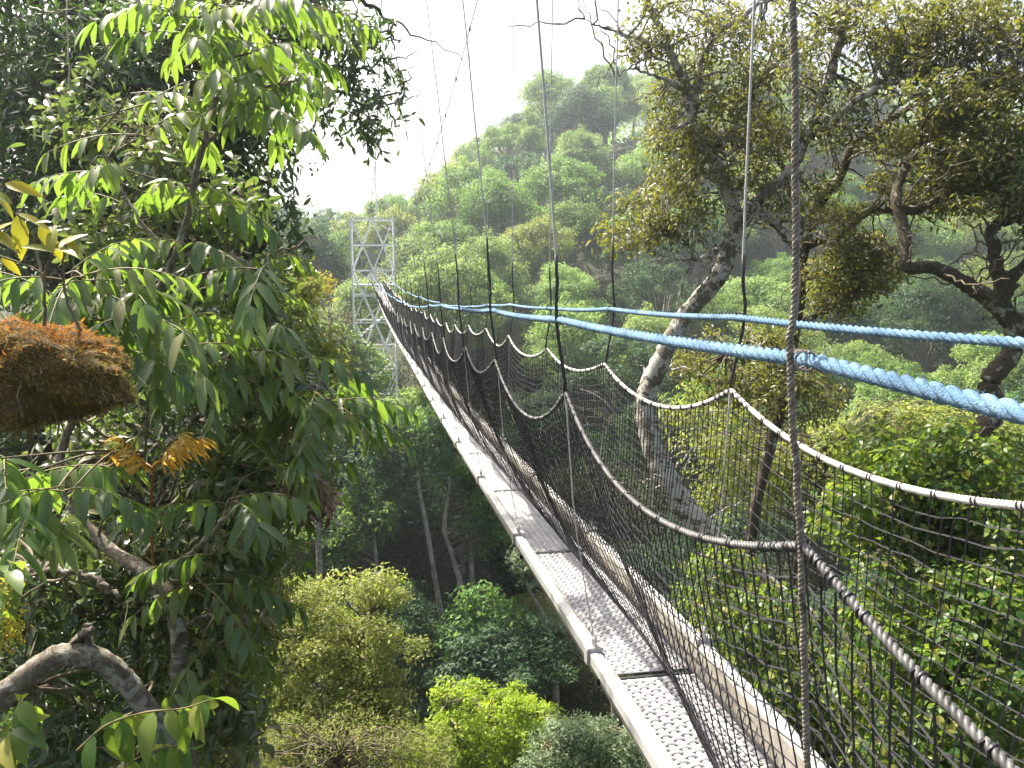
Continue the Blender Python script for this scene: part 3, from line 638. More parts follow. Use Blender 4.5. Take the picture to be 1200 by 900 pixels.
# ------------------------------------------------------------------ trees right of the bridge
BTWIG = (.017, .005)
built_tree('lichen_tree', 'big leaning tree with white lichen bark and golden olive leaves, right behind the net', 'tree', M['bark_lichen'], M['lf_olive'],
    [[(960, 770, 9.9, .20), (895, 688, 10.1, .18), (840, 640, 10.3, .17), (795, 585, 10.5, .165), (764, 520, 10.7, .15), (757, 468, 10.8, .135), (775, 422, 10.8, .13), (802, 372, 10.8, .125), (843, 322, 10.8, .12), (855, 287, 10.8, .11), (867, 258, 10.8, .10)],
     [(864, 268, 10.8, .12), (842, 200, 10.7, .085), (812, 147, 10.6, .075), (803, 104, 10.6, .06), (783, 55, 10.5, .05), (762, 8, 10.4, .04), (752, -40, 10.3, .03)],
     [(811, 135, 10.6, .06), (829, 55, 10.9, .05), (872, 18, 11.1, .042), (905, -12, 11.3, .03)],
     [(783, 55, 10.5, .035), (740, 42, 10.3, .022), (703, 30, 10.2, .012), (685, 22, 10.2, .005)],
     [(800, 104, 10.6, .035), (770, 90, 10.3, .022), (738, 80, 10.1, .012), (722, 92, 10.0, .005)],
     [(866, 262, 10.8, .11), (890, 232, 10.7, .09), (922, 204, 10.6, .08), (945, 162, 10.5, .072), (965, 110, 10.4, .065), (980, 60, 10.4, .055), (992, 10, 10.3, .045), (1000, -40, 10.2, .035)],
     [(944, 165, 10.5, .06), (990, 128, 10.2, .052), (1032, 100, 10.0, .045), (1076, 88, 9.8, .04), (1160, 62, 9.6, .032), (1225, 25, 9.4, .022)],
     [(1030, 100, 10.0, .035), (1075, 112, 9.8, .03), (1130, 104, 9.5, .022), (1185, 78, 9.3, .014), (1215, 72, 9.2, .008)],
     [(1032, 100, 10.0, .03), (1070, 62, 10.0, .024), (1110, 40, 10.0, .018), (1150, 8, 10.0, .01)],
     [(862, 275, 10.8, .06), (830, 300, 10.6, .03), (812, 305, 10.5, .022), (808, 290, 10.4, .014), (775, 275, 10.3, .008)],
     [(880, 245, 10.7, .05), (912, 262, 10.4, .032), (930, 285, 10.2, .02), (938, 262, 10.1, .012)],
     [(830, 180, 10.7, .05), (860, 150, 10.9, .035), (880, 110, 11.1, .025), (910, 70, 11.3, .015)]],
    [(765, 45, 42, 45, 9.8, 11, 20), (805, 135, 50, 60, 10, 11.4, 29), (795, 200, 52, 42, 10, 11.5, 31), (752, 268, 40, 30, 9.9, 10.9, 23), (800, 255, 30, 30, 10, 11, 13), (860, 70, 60, 55, 10.5, 12, 35), (900, 125, 60, 55, 10, 12, 35),
     (950, 30, 70, 35, 10, 12, 31), (1020, 60, 70, 55, 9.6, 11.5, 44), (1090, 40, 80, 45, 9.2, 11, 50), (1165, 60, 60, 60, 9, 10.6, 44), (1000, 160, 45, 35, 9.7, 11, 18), (880, 190, 40, 35, 10.2, 11.5, 16), (930, 235, 50, 25, 10, 11, 10), (1120, 105, 70, 35, 9, 10, 26), (835, 20, 40, 25, 10, 12, 14)],
    .28, 52, .080, LEAF3, twig=BTWIG, base=None, extra_twigs=170)
built_tree('olive_tree', 'slim dark trunked olive tree forking just right of the nearest hanger', 'tree', M['bark_dark'], M['lf_olive'],
    [[(880, 640, 11.9, .085), (893, 560, 11.9, .082), (915, 480, 12.0, .08), (930, 400, 12, .078), (940, 335, 12, .075), (943, 290, 12, .075), (960, 240, 11.9, .08), (985, 205, 11.8, .07), (1000, 170, 11.7, .06), (1035, 145, 11.6, .05), (1090, 112, 11.4, .035), (1150, 82, 11.2, .02)],
     [(941, 290, 12, .065), (985, 275, 11.8, .055), (1015, 250, 11.6, .05), (1050, 246, 11.5, .05), (1090, 240, 11.4, .04), (1120, 220, 11.3, .03), (1165, 198, 11.2, .02), (1215, 170, 11, .01)],
     [(940, 300, 12, .06), (915, 272, 12.1, .045), (888, 252, 12.2, .03), (862, 250, 12.3, .015)],
     [(943, 285, 12, .06), (930, 240, 12.2, .05), (915, 190, 12.4, .04), (905, 140, 12.6, .03)],
     [(938, 380, 12, .05), (985, 355, 11.7, .035), (1010, 335, 11.5, .025), (1030, 300, 11.4, .014)],
     [(930, 420, 12, .05), (890, 400, 12, .035), (850, 415, 12, .02)]],
    [(1005, 318, 52, 42, 11, 12.2, 62), (975, 350, 30, 25, 11, 12.2, 16), (870, 430, 85, 45, 11.4, 13, 65), (930, 465, 60, 35, 11, 12.4, 31), (1060, 190, 50, 40, 10.8, 12, 23), (1120, 175, 60, 35, 10.6, 11.6, 26), (985, 235, 45, 30, 11, 12.4, 13), (895, 175, 45, 40, 12, 13, 16), (1110, 240, 50, 22, 10.6, 11.6, 20)],
    .28, 54, .080, LEAF3, twig=BTWIG, extra_twigs=60)
built_tree('gnarled_tree', 'dark crooked trunk tree with arching mossy branch at the right edge', 'tree', M['bark_dark'], M['lf_olive'],
    [[(1130, 560, 9.2, .12), (1166, 485, 9.2, .115), (1158, 450, 9.2, .11), (1182, 418, 9.2, .115), (1191, 388, 9.2, .12), (1170, 360, 9.2, .105), (1134, 334, 9.2, .088), (1095, 314, 9.2, .076), (1062, 311, 9.2, .07), (1060, 272, 9.3, .07), (1050, 232, 9.4, .06), (1062, 195, 9.5, .05), (1085, 165, 9.6, .045), (1120, 138, 9.6, .035), (1175, 130, 9.6, .02)],
     [(1178, 366, 9.2, .09), (1168, 312, 9.1, .075), (1163, 268, 9.0, .065), (1190, 256, 9, .05), (1230, 246, 8.9, .035)],
     [(1176, 350, 9.2, .08), (1192, 318, 9.1, .065), (1222, 292, 9.0, .05)],
     [(1056, 246, 9.4, .05), (1085, 243, 9.3, .04), (1115, 225, 9.2, .03), (1170, 205, 9.1, .02)]],
    [(1160, 175, 60, 40, 8.7, 9.8, 37), (1170, 225, 50, 28, 8.6, 9.6, 31), (1110, 215, 35, 30, 9, 9.8, 14), (1100, 160, 40, 25, 9, 10, 13), (1230, 250, 40, 50, 8.6, 9.4, 14), (1150, 130, 60, 30, 8.8, 9.8, 23)],
    .26, 60, .078, LEAF3, twig=BTWIG, extra_twigs=60)
for nm, lab, tr, ells, per, sz, m_ in [
    ('broadleaf_shrub', 'bright green broad leaved bush top behind the white net rope at the right', [(1100, 760, 8.7, .05), (1090, 680, 8.6, .04), (1085, 610, 8.5, .025), (1080, 560, 8.5, .012)],
     [(1040, 545, 50, 45, 8.2, 10.3, 29), (1130, 560, 85, 50, 7.8, 9.9, 69), (1060, 615, 100, 45, 7.8, 9.9, 63), (1180, 640, 50, 70, 7.4, 9.3, 39)], 64, .078, 'lf_shrub'),
    ('broadleaf_shrub', 'bushy green shrub low behind the nets, bottom corner at the right', [(1130, 960, 7.5, .05), (1110, 870, 7.5, .04), (1100, 790, 7.5, .025), (1110, 720, 7.5, .012)],
     [(1090, 720, 95, 60, 7, 9.1, 69), (1150, 790, 80, 90, 6.6, 8.7, 80), (1060, 810, 75, 60, 7, 8.9, 50), (1110, 890, 110, 50, 6.4, 8.3, 57)], 62, .072, 'lf_shrub'),
    ('broadleaf_shrub', 'yellow green shrub glimpsed between the deck beam and the nearest net post rope', [(960, 950, 8.9, .05), (930, 880, 8.9, .04), (915, 800, 8.9, .025), (905, 740, 8.9, .012)],
     [(900, 740, 60, 50, 8.4, 10.3, 46), (960, 800, 75, 60, 8, 10.1, 64), (880, 810, 50, 50, 8.4, 10.3, 36), (970, 890, 90, 40, 7.6, 9.7, 46), (835, 690, 35, 45, 9, 10.9, 23)], 62, .074, 'lf_shrub'),
    ('broadleaf_shrub', 'small pale green bush behind the leaning lichen trunk', [(930, 680, 15, .05), (950, 620, 15, .04), (965, 560, 15, .02), (970, 520, 15, .01)],
     [(960, 545, 80, 40, 14.4, 16.5, 52), (1060, 505, 70, 35, 14.4, 16.9, 39), (870, 560, 60, 50, 14.4, 16.9, 41), (1150, 520, 70, 40, 14.4, 16.9, 34), (830, 500, 45, 40, 14.4, 16.9, 27)], 50, .12, 'lf_bush')]:
    built_tree(nm, lab, 'shrub', M['bark_dark'], M[m_], [tr], ells, .26 if sz < .12 else .4, per, sz, LEAF3 if sz > .11 else ROUND3, twig=(.010, .003), up=.5, droop=.45, flat=.8)

# ------------------------------------------------------------------ trees down in the valley
built_tree('flowering_tree', 'yellow green bushy tree with pale flower tips, lower left beside the deep gully', 'tree', M['bark_grey'], M['lf_bush'],
    [[(330, 960, 13.2, .12), (335, 880, 13.3, .10), (352, 815, 13.6, .075), (372, 770, 13.8, .05)], [(335, 870, 13.3, .06), (385, 815, 13.6, .05), (420, 760, 13.9, .03), (440, 715, 14, .015)], [(345, 840, 13.4, .05), (320, 780, 13.6, .035), (318, 720, 13.7, .02)], [(350, 850, 13.3, .05), (400, 850, 13.4, .04), (450, 810, 13.6, .02)]],
    [(400, 722, 62, 34, 13.2, 15.4, 34), (345, 712, 50, 34, 13, 15, 22), (430, 765, 58, 42, 13, 15, 34), (370, 790, 70, 45, 12.6, 14.4, 34), (445, 700, 24, 18, 13.6, 14.6, 14), (330, 840, 50, 40, 12.6, 14, 26), (440, 825, 45, 35, 12.8, 14, 30)],
    .36, 110, .085, LEAF2, up=.9, droop=.05, flat=.6)
built_tree('scrub_bush', 'grassy green scrub at the bottom left edge below the flowering tree', 'shrub', M['twig'], M['lf_bush'],
    [[(390, 960, 12, .04), (395, 920, 12, .03), (400, 880, 12, .015)]], [(380, 880, 90, 40, 11.4, 13, 70), (470, 885, 60, 34, 11.6, 13.4, 44), (300, 890, 70, 30, 11, 12.6, 40), (420, 850, 40, 20, 12.6, 14, 18)], .3, 70, .09, T_leaf(2, .16, .2, .3), up=.8, droop=0, flat=.8, twig=(.01, .003))
built_tree('lime_tree', 'vivid lime green tree crown at the bottom centre', 'tree', M['bark_grey'], M['lf_lime'],
    [[(575, 985, 21, .16), (575, 930, 21, .13), (572, 880, 21, .09), (570, 840, 21, .04)], [(573, 910, 21, .07), (535, 860, 20.6, .05), (520, 820, 20.4, .02)], [(574, 905, 21, .07), (620, 865, 21.3, .05), (640, 830, 21.5, .02)]],
    [(560, 840, 50, 36, 19.6, 22.4, 60), (535, 880, 50, 36, 19.4, 22, 50), (610, 850, 45, 30, 20, 22.6, 50), (590, 890, 70, 30, 19.4, 22, 56), (530, 812, 16, 12, 20.4, 21.4, 8), (655, 860, 16, 14, 20.4, 21.6, 8), (600, 815, 14, 12, 20.4, 21.6, 6), (490, 890, 24, 20, 19.6, 21, 12)],
    .30, 70, .12, LEAF2, up=.8, droop=.1, flat=.6)
built_tree('grey_green_tree', 'soft grey green tree crown tucked under the near end of the deck', 'tree', M['bark_grey'], M['lf_grey'],
    [[(695, 1000, 19, .13), (692, 950, 19, .10), (690, 905, 19, .07), (690, 865, 19, .03)], [(692, 930, 19, .06), (650, 895, 18.7, .04), (640, 870, 18.6, .015)]],
    [(685, 880, 65, 32, 17.6, 20.4, 80), (650, 900, 40, 24, 17.6, 20, 36), (735, 890, 35, 26, 18, 20.4, 36)], .33, 80, .11, LEAF2, up=.7, droop=.25, flat=.8)
built_tree('red_tipped_tree', 'pale trunked small tree with rusty red leaf tips in the gully', 'tree', M['bark_pale'], M['lf_grey'],
    [[(651, 812, 34, .17), (649, 775, 34, .15), (646, 745, 34, .11), (634, 715, 34, .08), (620, 690, 34, .05), (617, 676, 34, .03)], [(647, 752, 34, .08), (625, 745, 33.6, .04), (612, 738, 33.4, .02)], [(647, 750, 34, .08), (670, 735, 34.4, .04), (685, 742, 34.6, .02)]],
    [(640, 752, 34, 20, 33, 35, 40), (670, 755, 24, 14, 33.4, 35.4, 24), (628, 660, 24, 26, 33.4, 35.4, 30), (612, 775, 20, 8, 33, 34, 10)], .55, 70, .22, LEAF2, up=.7, droop=.2, flat=.45)
t_ = [o for o in COL.objects if o.name.startswith('red_tipped_tree')][0]; mb = MB()
for c in ell_samples([(632, 742, 26, 6, 33, 34.4, 9), (615, 776, 20, 6, 32.8, 34, 6), (660, 744, 14, 8, 33, 34.4, 4)]): clump(mb, c, .6, 18, .17, LEAF2, .3, .8, .1, .4)
place(mb.build('red_leaves', M['lf_redhead'], t_), np.array(t_.location))
for lab, tr, ells, m_ in [
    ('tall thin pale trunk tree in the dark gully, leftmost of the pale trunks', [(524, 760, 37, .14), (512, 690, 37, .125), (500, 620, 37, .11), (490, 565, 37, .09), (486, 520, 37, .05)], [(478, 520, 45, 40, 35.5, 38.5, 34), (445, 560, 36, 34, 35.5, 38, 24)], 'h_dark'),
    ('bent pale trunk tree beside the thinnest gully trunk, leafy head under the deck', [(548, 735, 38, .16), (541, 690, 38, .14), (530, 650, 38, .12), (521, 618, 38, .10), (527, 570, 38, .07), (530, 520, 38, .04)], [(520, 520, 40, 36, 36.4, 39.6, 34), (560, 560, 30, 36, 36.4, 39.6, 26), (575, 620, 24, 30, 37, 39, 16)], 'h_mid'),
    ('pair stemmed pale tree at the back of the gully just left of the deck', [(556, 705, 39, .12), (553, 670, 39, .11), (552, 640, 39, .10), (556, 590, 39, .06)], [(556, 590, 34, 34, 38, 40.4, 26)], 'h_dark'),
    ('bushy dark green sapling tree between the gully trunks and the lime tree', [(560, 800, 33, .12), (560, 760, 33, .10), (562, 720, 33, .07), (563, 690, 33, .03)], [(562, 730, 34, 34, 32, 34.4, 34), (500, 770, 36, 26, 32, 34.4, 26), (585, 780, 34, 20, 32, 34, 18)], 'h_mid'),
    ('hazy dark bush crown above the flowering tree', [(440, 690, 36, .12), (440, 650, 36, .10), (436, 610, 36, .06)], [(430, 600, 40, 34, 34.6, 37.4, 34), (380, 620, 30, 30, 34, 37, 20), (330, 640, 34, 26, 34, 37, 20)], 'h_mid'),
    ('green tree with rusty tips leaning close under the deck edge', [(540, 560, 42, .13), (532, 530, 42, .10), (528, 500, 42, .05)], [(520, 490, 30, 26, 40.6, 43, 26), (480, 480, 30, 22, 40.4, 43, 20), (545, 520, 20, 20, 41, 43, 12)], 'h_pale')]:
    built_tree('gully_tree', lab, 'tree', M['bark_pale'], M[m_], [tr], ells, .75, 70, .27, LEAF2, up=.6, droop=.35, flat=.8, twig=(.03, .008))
for lab, tr, ells in [
    ('broad dark crowned tree on the left side of the gully', [(420, 700, 43, .2), (420, 640, 43, .17), (425, 580, 43, .12), (430, 530, 43, .06)], [(430, 535, 50, 44, 41, 45, 40), (380, 560, 44, 40, 41, 45, 32), (470, 590, 30, 40, 41, 44, 22)]),
    ('dark leafy tree crown hanging over the gully hollow just below the deck edge', [(590, 760, 44, .18), (588, 700, 44, .15), (580, 640, 44, .11), (575, 590, 44, .05)], [(575, 600, 40, 40, 42, 46, 40), (610, 660, 30, 36, 42, 45.6, 26), (560, 650, 26, 30, 42.6, 45.6, 18)]),
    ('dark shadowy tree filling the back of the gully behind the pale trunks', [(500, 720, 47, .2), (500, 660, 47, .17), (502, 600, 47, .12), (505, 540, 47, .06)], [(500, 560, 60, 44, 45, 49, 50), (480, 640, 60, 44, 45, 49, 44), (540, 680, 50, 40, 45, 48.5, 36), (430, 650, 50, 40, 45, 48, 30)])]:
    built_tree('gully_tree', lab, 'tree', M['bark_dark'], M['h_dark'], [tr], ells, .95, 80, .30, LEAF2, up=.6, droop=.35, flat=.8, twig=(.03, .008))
built_tree('gully_tree', 'bare trunk standing right under the near deck, half in shadow', 'tree', M['bark_pale'], M['h_dark'], [[(720, 850, 30, .12), (719, 815, 30, .11), (718, 780, 30, .09), (722, 740, 30, .05)]], [(730, 735, 40, 20, 29, 31, 20)], .6, 60, .25, twig=(.02, .006))
built_tree('bare_tree', 'hazy greyish leafless looking tree below the white tower', 'tree', M['bark_grey'], M['lf_dead'],
    [[(395, 470, 44, .14), (392, 430, 44, .11), (388, 395, 44, .07), (385, 365, 44, .03)], [(392, 425, 44, .06), (370, 395, 43.6, .04), (358, 370, 43.4, .015)], [(390, 410, 44, .06), (408, 390, 44.4, .04), (412, 372, 44.6, .015)]],
    [(385, 385, 32, 34, 42.6, 45.4, 46), (365, 410, 22, 24, 42.6, 45, 22)], .6, 10, .13, LEAF2, twig=(.03, .008), extra_twigs=90)
built_tree('yellowing_tree', 'small tree with yellowing leaves beyond the left foreground foliage, left of the tower', 'tree', M['bark_grey'], M['lf_yellow'],
    [[(365, 420, 30, .10), (362, 390, 30, .08), (358, 355, 30, .05), (352, 330, 30, .02)]], [(350, 340, 22, 24, 29, 31, 26), (372, 335, 14, 14, 29, 31, 10)], .4, 60, .13, LEAF2, twig=(.02, .006))

for lab, tr, ells, m_ in [
    ('leafy green tree hiding the foot of the white tower', [(405, 560, 46, .14), (405, 510, 46, .12), (404, 470, 46, .08), (404, 430, 46, .03)], [(424, 436, 36, 26, 44.6, 47, 44), (385, 410, 34, 30, 44, 46.6, 36), (370, 490, 40, 36, 44, 46.6, 30), (440, 500, 24, 30, 45, 47, 18)], 'h_mid'),
    ('light green tree on the slope left of the tower foot', [(345, 520, 40, .13), (345, 480, 40, .10), (344, 440, 40, .05)], [(345, 440, 36, 30, 38.6, 41.4, 34), (330, 400, 26, 22, 38.6, 41, 18), (365, 470, 26, 30, 39, 41, 16)], 'h_pale')]:
    built_tree('slope_tree', lab, 'tree', M['bark_grey'], M[m_], [tr], ells, .75, 70, .24, LEAF2, up=.7, droop=.25, flat=.8, twig=(.03, .008))

# ------------------------------------------------------------------ left foreground
def compound(ml, mr, base, d, L, n, ll, tmpl=LEAFLET, rnd=None, droop=.5, tip=True):
    """one pinnate leaf: a curved rachis with paired, drooping leaflets"""
    d = norm(d); t = np.linspace(0, 1, 9)[:, None]; p = base + d * L * t + np.array([0, 0, -1]) * L * droop * .55 * t ** 2
    mr.add(*tube(p, np.linspace(.0042, .002, 9), 4, 0, False)); tg = norm(np.gradient(p, axis=0))
    ts = np.linspace(.22, 1, n); pos = []; di = []; nr = []
    for s in (-1, 1):
        q = np.stack([np.interp(ts, t[:, 0], p[:, i]) for i in range(3)], -1); tt = np.stack([np.interp(ts, t[:, 0], tg[:, i]) for i in range(3)], -1)
        side = norm(np.cross(tt, ZZ)) * s; upv = np.cross(side * s, tt)
        dn = side * .75 + tt * (.25 + .45 * ts[:, None]) + np.array([0, 0, -1]) * (.55 + .35 * rng.random((n, 1))) + .20 * rng.standard_normal((n, 3))
        pos.append(q); di.append(dn); nr.append(upv + .25 * side + .2 * rng.standard_normal((n, 3)))
    if tip: pos.append(p[-1:]); di.append(tg[-1:] + [[0, 0, -.5]]); nr.append(np.array([[0, 0, 1.0]]))
    pos, di, nr = map(np.vstack, (pos, di, nr)); r = rng.random() if rnd is None else rnd
    leaf_mesh(ml, pos, di, nr, ll * rng.uniform(.62, 1.2, len(pos)), tmpl, np.clip(r + .18 * rng.standard_normal(len(pos)), 0, 1))
def pinnate_tree(label, leafm, trunk, limbs, regs, bark='bark_grey', name='pinnate_tree', Lr=(.34, .55), ll=(.15, .21), nn=(5, 8)):
    first = [np.array([*P(x, y, d), r]) for x, y, d, r in trunk]; b = first[0][:3].copy(); b[2] = float(H(b[0], b[1])) - .2
    first = [np.array([*b, first[0][3] * 1.25])] + first
    root, r0 = tree_root(name, label, 'tree', gpt(b)); mb = MB(); f = np.array(first); c = limb(mb, f[:, :3], f[:, 3], 9, 9, .07, .004)
    place(mb.build('trunk', M[bark], root, True), r0); S_ = [c[len(c) // 3:]]
    for L in limbs:
        mb = MB(); S_.append(limb(mb, pix(L), [q[3] for q in L], 9, 7, .07, .006)); place(mb.build('branch', M[bark], root, True), r0)
    S_ = np.vstack(S_); ml = MB(); mr = MB(); mt = MB()
    for (cx, cy, rx, ry, d0, d1, n) in regs:
        for c in ell_samples([(cx, cy, rx, ry, d0, d1, n)]):
            qx, qy, _ = proj(c)
            if 85 < qx[0] < 270 and 455 < qy[0] < 610: continue          # a light gap round the orange seedling
            k = int(np.argmin(np.linalg.norm(S_[:, :3] - c, axis=1) + .25 * rng.random(len(S_)))); a = S_[k, :3]; v = c - a
            limb(mt, [a, a + v * .55 + np.array([0, 0, .08 * np.linalg.norm(v)]) + .04 * rng.standard_normal(3), c], [min(.011, S_[k, 3] * .8 + .002), .007, .004], 6, 5, .05)
            out = norm(v * [1, 1, .3] + 1e-6); az0 = rng.random() * 6.28
            for q in range(rng.integers(1, 4)):
                az = az0 + q * 2.1 + rng.normal(0, .4); dv = np.array([cos(az), sin(az), rng.uniform(-.1, .55)]) + .7 * out
                compound(ml, mr, c + .02 * rng.standard_normal(3), dv, rng.uniform(*Lr), rng.integers(*nn), rng.uniform(*ll), droop=rng.uniform(.3, .9))
    place(mt.build('twigs', M['twig'], root, True), r0); place(mr.build('leaf_stalks', M['green_stem'], root, True), r0); place(ml.build('foliage', leafm, root, True), r0)
    return root
pinnate_tree('near tree with big glossy drooping compound leaves, filling the left side', M['lf_pinnate'],
    [(228, 1010, 4.7, .054), (213, 850, 4.7, .050), (207, 730, 4.7, .048), (184, 680, 4.75, .046), (122, 637, 5.0, .036), (70, 560, 5.1, .030), (95, 470, 5.2, .028), (150, 400, 5.2, .026), (205, 300, 5.1, .022), (235, 180, 5.0, .018), (262, 70, 4.9, .014), (268, -40, 4.9, .010)],
    [[(150, 400, 5.2, .02), (240, 410, 5.1, .016), (310, 420, 5.0, .012), (385, 470, 5.0, .007)], [(184, 680, 4.9, .025), (235, 640, 4.8, .018), (270, 600, 4.8, .010)], [(207, 740, 4.9, .022), (255, 720, 4.8, .014), (290, 740, 4.8, .008)],
     [(205, 300, 5.1, .016), (270, 300, 5.0, .011), (320, 330, 5, .006)], [(240, 170, 5.0, .014), (300, 110, 4.9, .010), (345, 95, 4.9, .005)], [(95, 470, 5.2, .018), (60, 400, 4.6, .014), (90, 340, 4.2, .008)], [(70, 560, 5.1, .02), (120, 545, 4.7, .013), (170, 530, 4.5, .007)], [(200, 300, 5.1, .014), (140, 220, 5.2, .009), (110, 140, 5.3, .005)]],
    [(245, 25, 60, 40, 4.5, 5.4, 10), (310, 90, 45, 40, 4.5, 5.2, 10), (190, 120, 70, 50, 4.7, 5.8, 5), (200, 215, 80, 45, 4.6, 5.8, 6), (130, 375, 90, 55, 3.7, 4.6, 15), (70, 350, 60, 30, 3.6, 4.2, 7), (250, 320, 70, 50, 4.6, 5.4, 7), (290, 410, 80, 50, 4.5, 5.4, 9), (385, 472, 22, 16, 4.8, 5.2, 5), (190, 460, 80, 50, 4.2, 5.2, 7),
     (50, 560, 55, 50, 3.4, 4.2, 8), (235, 600, 60, 40, 4.4, 5.2, 6), (265, 680, 30, 50, 4.6, 5.2, 4), (130, 590, 50, 30, 4.4, 5, 3), (250, 780, 35, 35, 4.6, 5.2, 3), (310, 540, 30, 30, 4.8, 5.6, 3), (360, 20, 30, 20, 5.2, 5.8, 3)])
# dark evergreen behind it
t = built_tree('dark_evergreen', 'tall dark small leaved evergreen shading the upper left, overhanging the sky', 'tree', M['bark_dark'], M['lf_dark'],
    [[(60, 1000, 8.6, .20), (60, 800, 8.6, .19), (50, 600, 8.6, .17), (70, 400, 8.5, .15), (90, 200, 8.4, .13), (110, 0, 8.3, .11), (120, -250, 8.2, .08), (125, -450, 8.2, .05)],
     [(75, 350, 8.5, .08), (160, 250, 8.2, .06), (250, 170, 8.0, .04), (330, 120, 7.9, .02)], [(95, 150, 8.4, .08), (190, 60, 8.1, .06), (300, 10, 7.9, .045), (400, -5, 7.8, .03), (450, 20, 7.8, .015), (462, 60, 7.8, .006)],
     [(60, 500, 8.6, .08), (150, 420, 8.3, .06), (240, 340, 8.1, .04), (310, 290, 8.0, .02)], [(55, 620, 8.6, .08), (130, 580, 8.3, .05), (210, 560, 8.2, .03), (300, 560, 8.2, .012)], [(300, 10, 7.9, .03), (360, 60, 7.8, .02), (410, 110, 7.8, .012), (430, 165, 7.8, .005)], [(110, 0, 8.3, .08), (40, -80, 8.2, .06), (-60, -120, 8, .04)], [(115, -100, 8.3, .07), (220, -130, 8.1, .05), (330, -90, 8, .03)]],
    [(70, 60, 120, 80, 7.4, 9.4, 70), (60, 200, 110, 90, 7.6, 9.6, 70), (180, 40, 90, 60, 7.4, 9, 44), (190, 170, 90, 80, 7.6, 9.2, 46), (290, 60, 60, 50, 7.2, 8.6, 26), (275, 180, 40, 70, 7.6, 8.8, 26), (280, 270, 32, 50, 7.6, 8.6, 18), (130, 300, 110, 60, 7.6, 9.4, 50), (60, 440, 90, 80, 7.6, 9.4, 40), (200, 400, 90, 70, 7.6, 9, 36), (370, 12, 50, 20, 7.4, 8.2, 9), (420, 45, 35, 22, 7.5, 8.1, 5),
     (322, 110, 24, 60, 7.6, 8.4, 8), (322, 200, 16, 50, 7.6, 8.2, 5), (425, 120, 30, 30, 7.6, 8, 3), (420, 165, 22, 20, 7.6, 8, 2), (70, 620, 100, 90, 7.4, 9.2, 40), (180, 560, 90, 80, 7.4, 9, 34), (60, 800, 100, 100, 7.2, 9, 40), (200, 740, 90, 90, 7.4, 9, 32), (-90, 600, 80, 250, 7.4, 9, 34), (15, 260, 60, 110, 8.4, 10, 44), (15, 90, 60, 90, 8.4, 10, 34), (60, 160, 130, 170, 9.6, 11.4, 70), (200, 250, 90, 90, 9.2, 10.6, 34), (30, 480, 60, 90, 8.6, 10, 34), (140, 480, 110, 110, 8.8, 10.4, 44)],
    .30, 62, .105, T_leaf(3, .32, .3, .22), twig=(.016, .004), up=.35, droop=.55, flat=.9, extra_twigs=60)
mb = MB(); ml = MB()                                          # thin hanging twigs with sparse leaves against the sky
for (x, y, n) in [(392, 20, 5), (405, 90, 6), (425, 60, 5), (385, 120, 6), (372, 60, 5), (440, 30, 5), (350, 210, 5), (340, 250, 4), (415, 130, 4), (452, 70, 3)]:
    for q in range(3):
        a = P(x + rng.normal(0, 10), y + rng.normal(0, 8), 7.8 + rng.normal(0, .2)); L = rng.uniform(.25, .7); e = a + np.array([rng.normal(.08, .12), rng.normal(0, .12), -L]); c = limb(mb, [a, (a + e) / 2 + .05 * rng.standard_normal(3), e], [.005, .0035, .0015], 8, 4)
        k = rng.integers(4, len(c), 26); pos = c[k, :3]; leaf_mesh(ml, pos, rdir(26) + [0, 0, -.9], rdir(26, .4), rng.uniform(.06, .12, 26), T_leaf(3, .28, .3, .2))
place(mb.build('hanging_twigs', M['twig'], t, True), np.array(t.location)); place(ml.build('twig_leaves', M['lf_dark'], t), np.array(t.location))
# lianas and bare vines
vine = [[(78, -20, 6.4), (80, 60, 6.4), (79, 130, 6.4), (75, 190, 6.4)], [(98, -10, 6.3), (92, 40, 6.3), (80, 75, 6.35)], [(35, 8, 6.4), (60, 14, 6.3), (90, 8, 6.3)], [(105, 20, 6.3), (130, 50, 6.3), (112, 75, 6.3), (100, 72, 6.3)]]
root = thing('hanging_vine', 'thin bare grey vines dangling in the dark upper left foliage', 'vine', loc=tuple(P(78, -20, 6.4))); mb = MB()
for v in vine: limb(mb, pix(v), [.007] * (len(v) - 1) + [.003], 8, 5, .1, .006)
place(mb.build('stems', M['bark_pale'], root, True), np.array(root.location))
# mossy branch stub with saplings on it
c0 = P(58, 436, 2.3); root = thing('mossy_branch', 'thick branch end bundled in rusty orange and brown moss at the left edge', 'branch', loc=tuple(c0))
mb = MB(); p = [P(-420, 470, 2.6), P(-200, 450, 2.45), P(-60, 440, 2.35), P(40, 437, 2.3)]; limb(mb, p, [.07, .07, .065, .05], 6, 9, .06); place(mb.build('branch', M['bark_dark'], root, True), c0)
nu, nv = 64, 40; th = np.linspace(0, 2 * pi, nu, endpoint=False); vv = np.linspace(0, pi, nv); TH, VV = np.meshgrid(th, vv, indexing='ij')
D_ = np.stack([np.cos(VV), np.sin(VV) * np.cos(TH), np.sin(VV) * np.sin(TH)], -1)
def lump(D): return 1 + .10 * np.sin(3.1 * D[..., 0] + 2.2 * D[..., 1] + 4 * D[..., 2] + .6) + .07 * np.sin(13 * D[..., 2] - 9 * D[..., 0]) * np.cos(11 * D[..., 1]) + .10 * np.sin(5 * D[..., 0] + 3 * D[..., 2] + 1) * np.cos(4 * D[..., 1]) + .05 * np.sin(9 * D[..., 2] + 7 * D[..., 0]) + .035 * np.sin(17 * D[..., 0] + 11 * D[..., 1] + 5 * D[..., 2])
rad3 = np.array([.245, .16, .146]); cm = P(46, 437, 2.3); D2 = D_.copy(); e_ = np.sign(D2) * np.abs(D2) ** 1.0
X = cm + e_ * rad3 * lump(D_)[..., None]
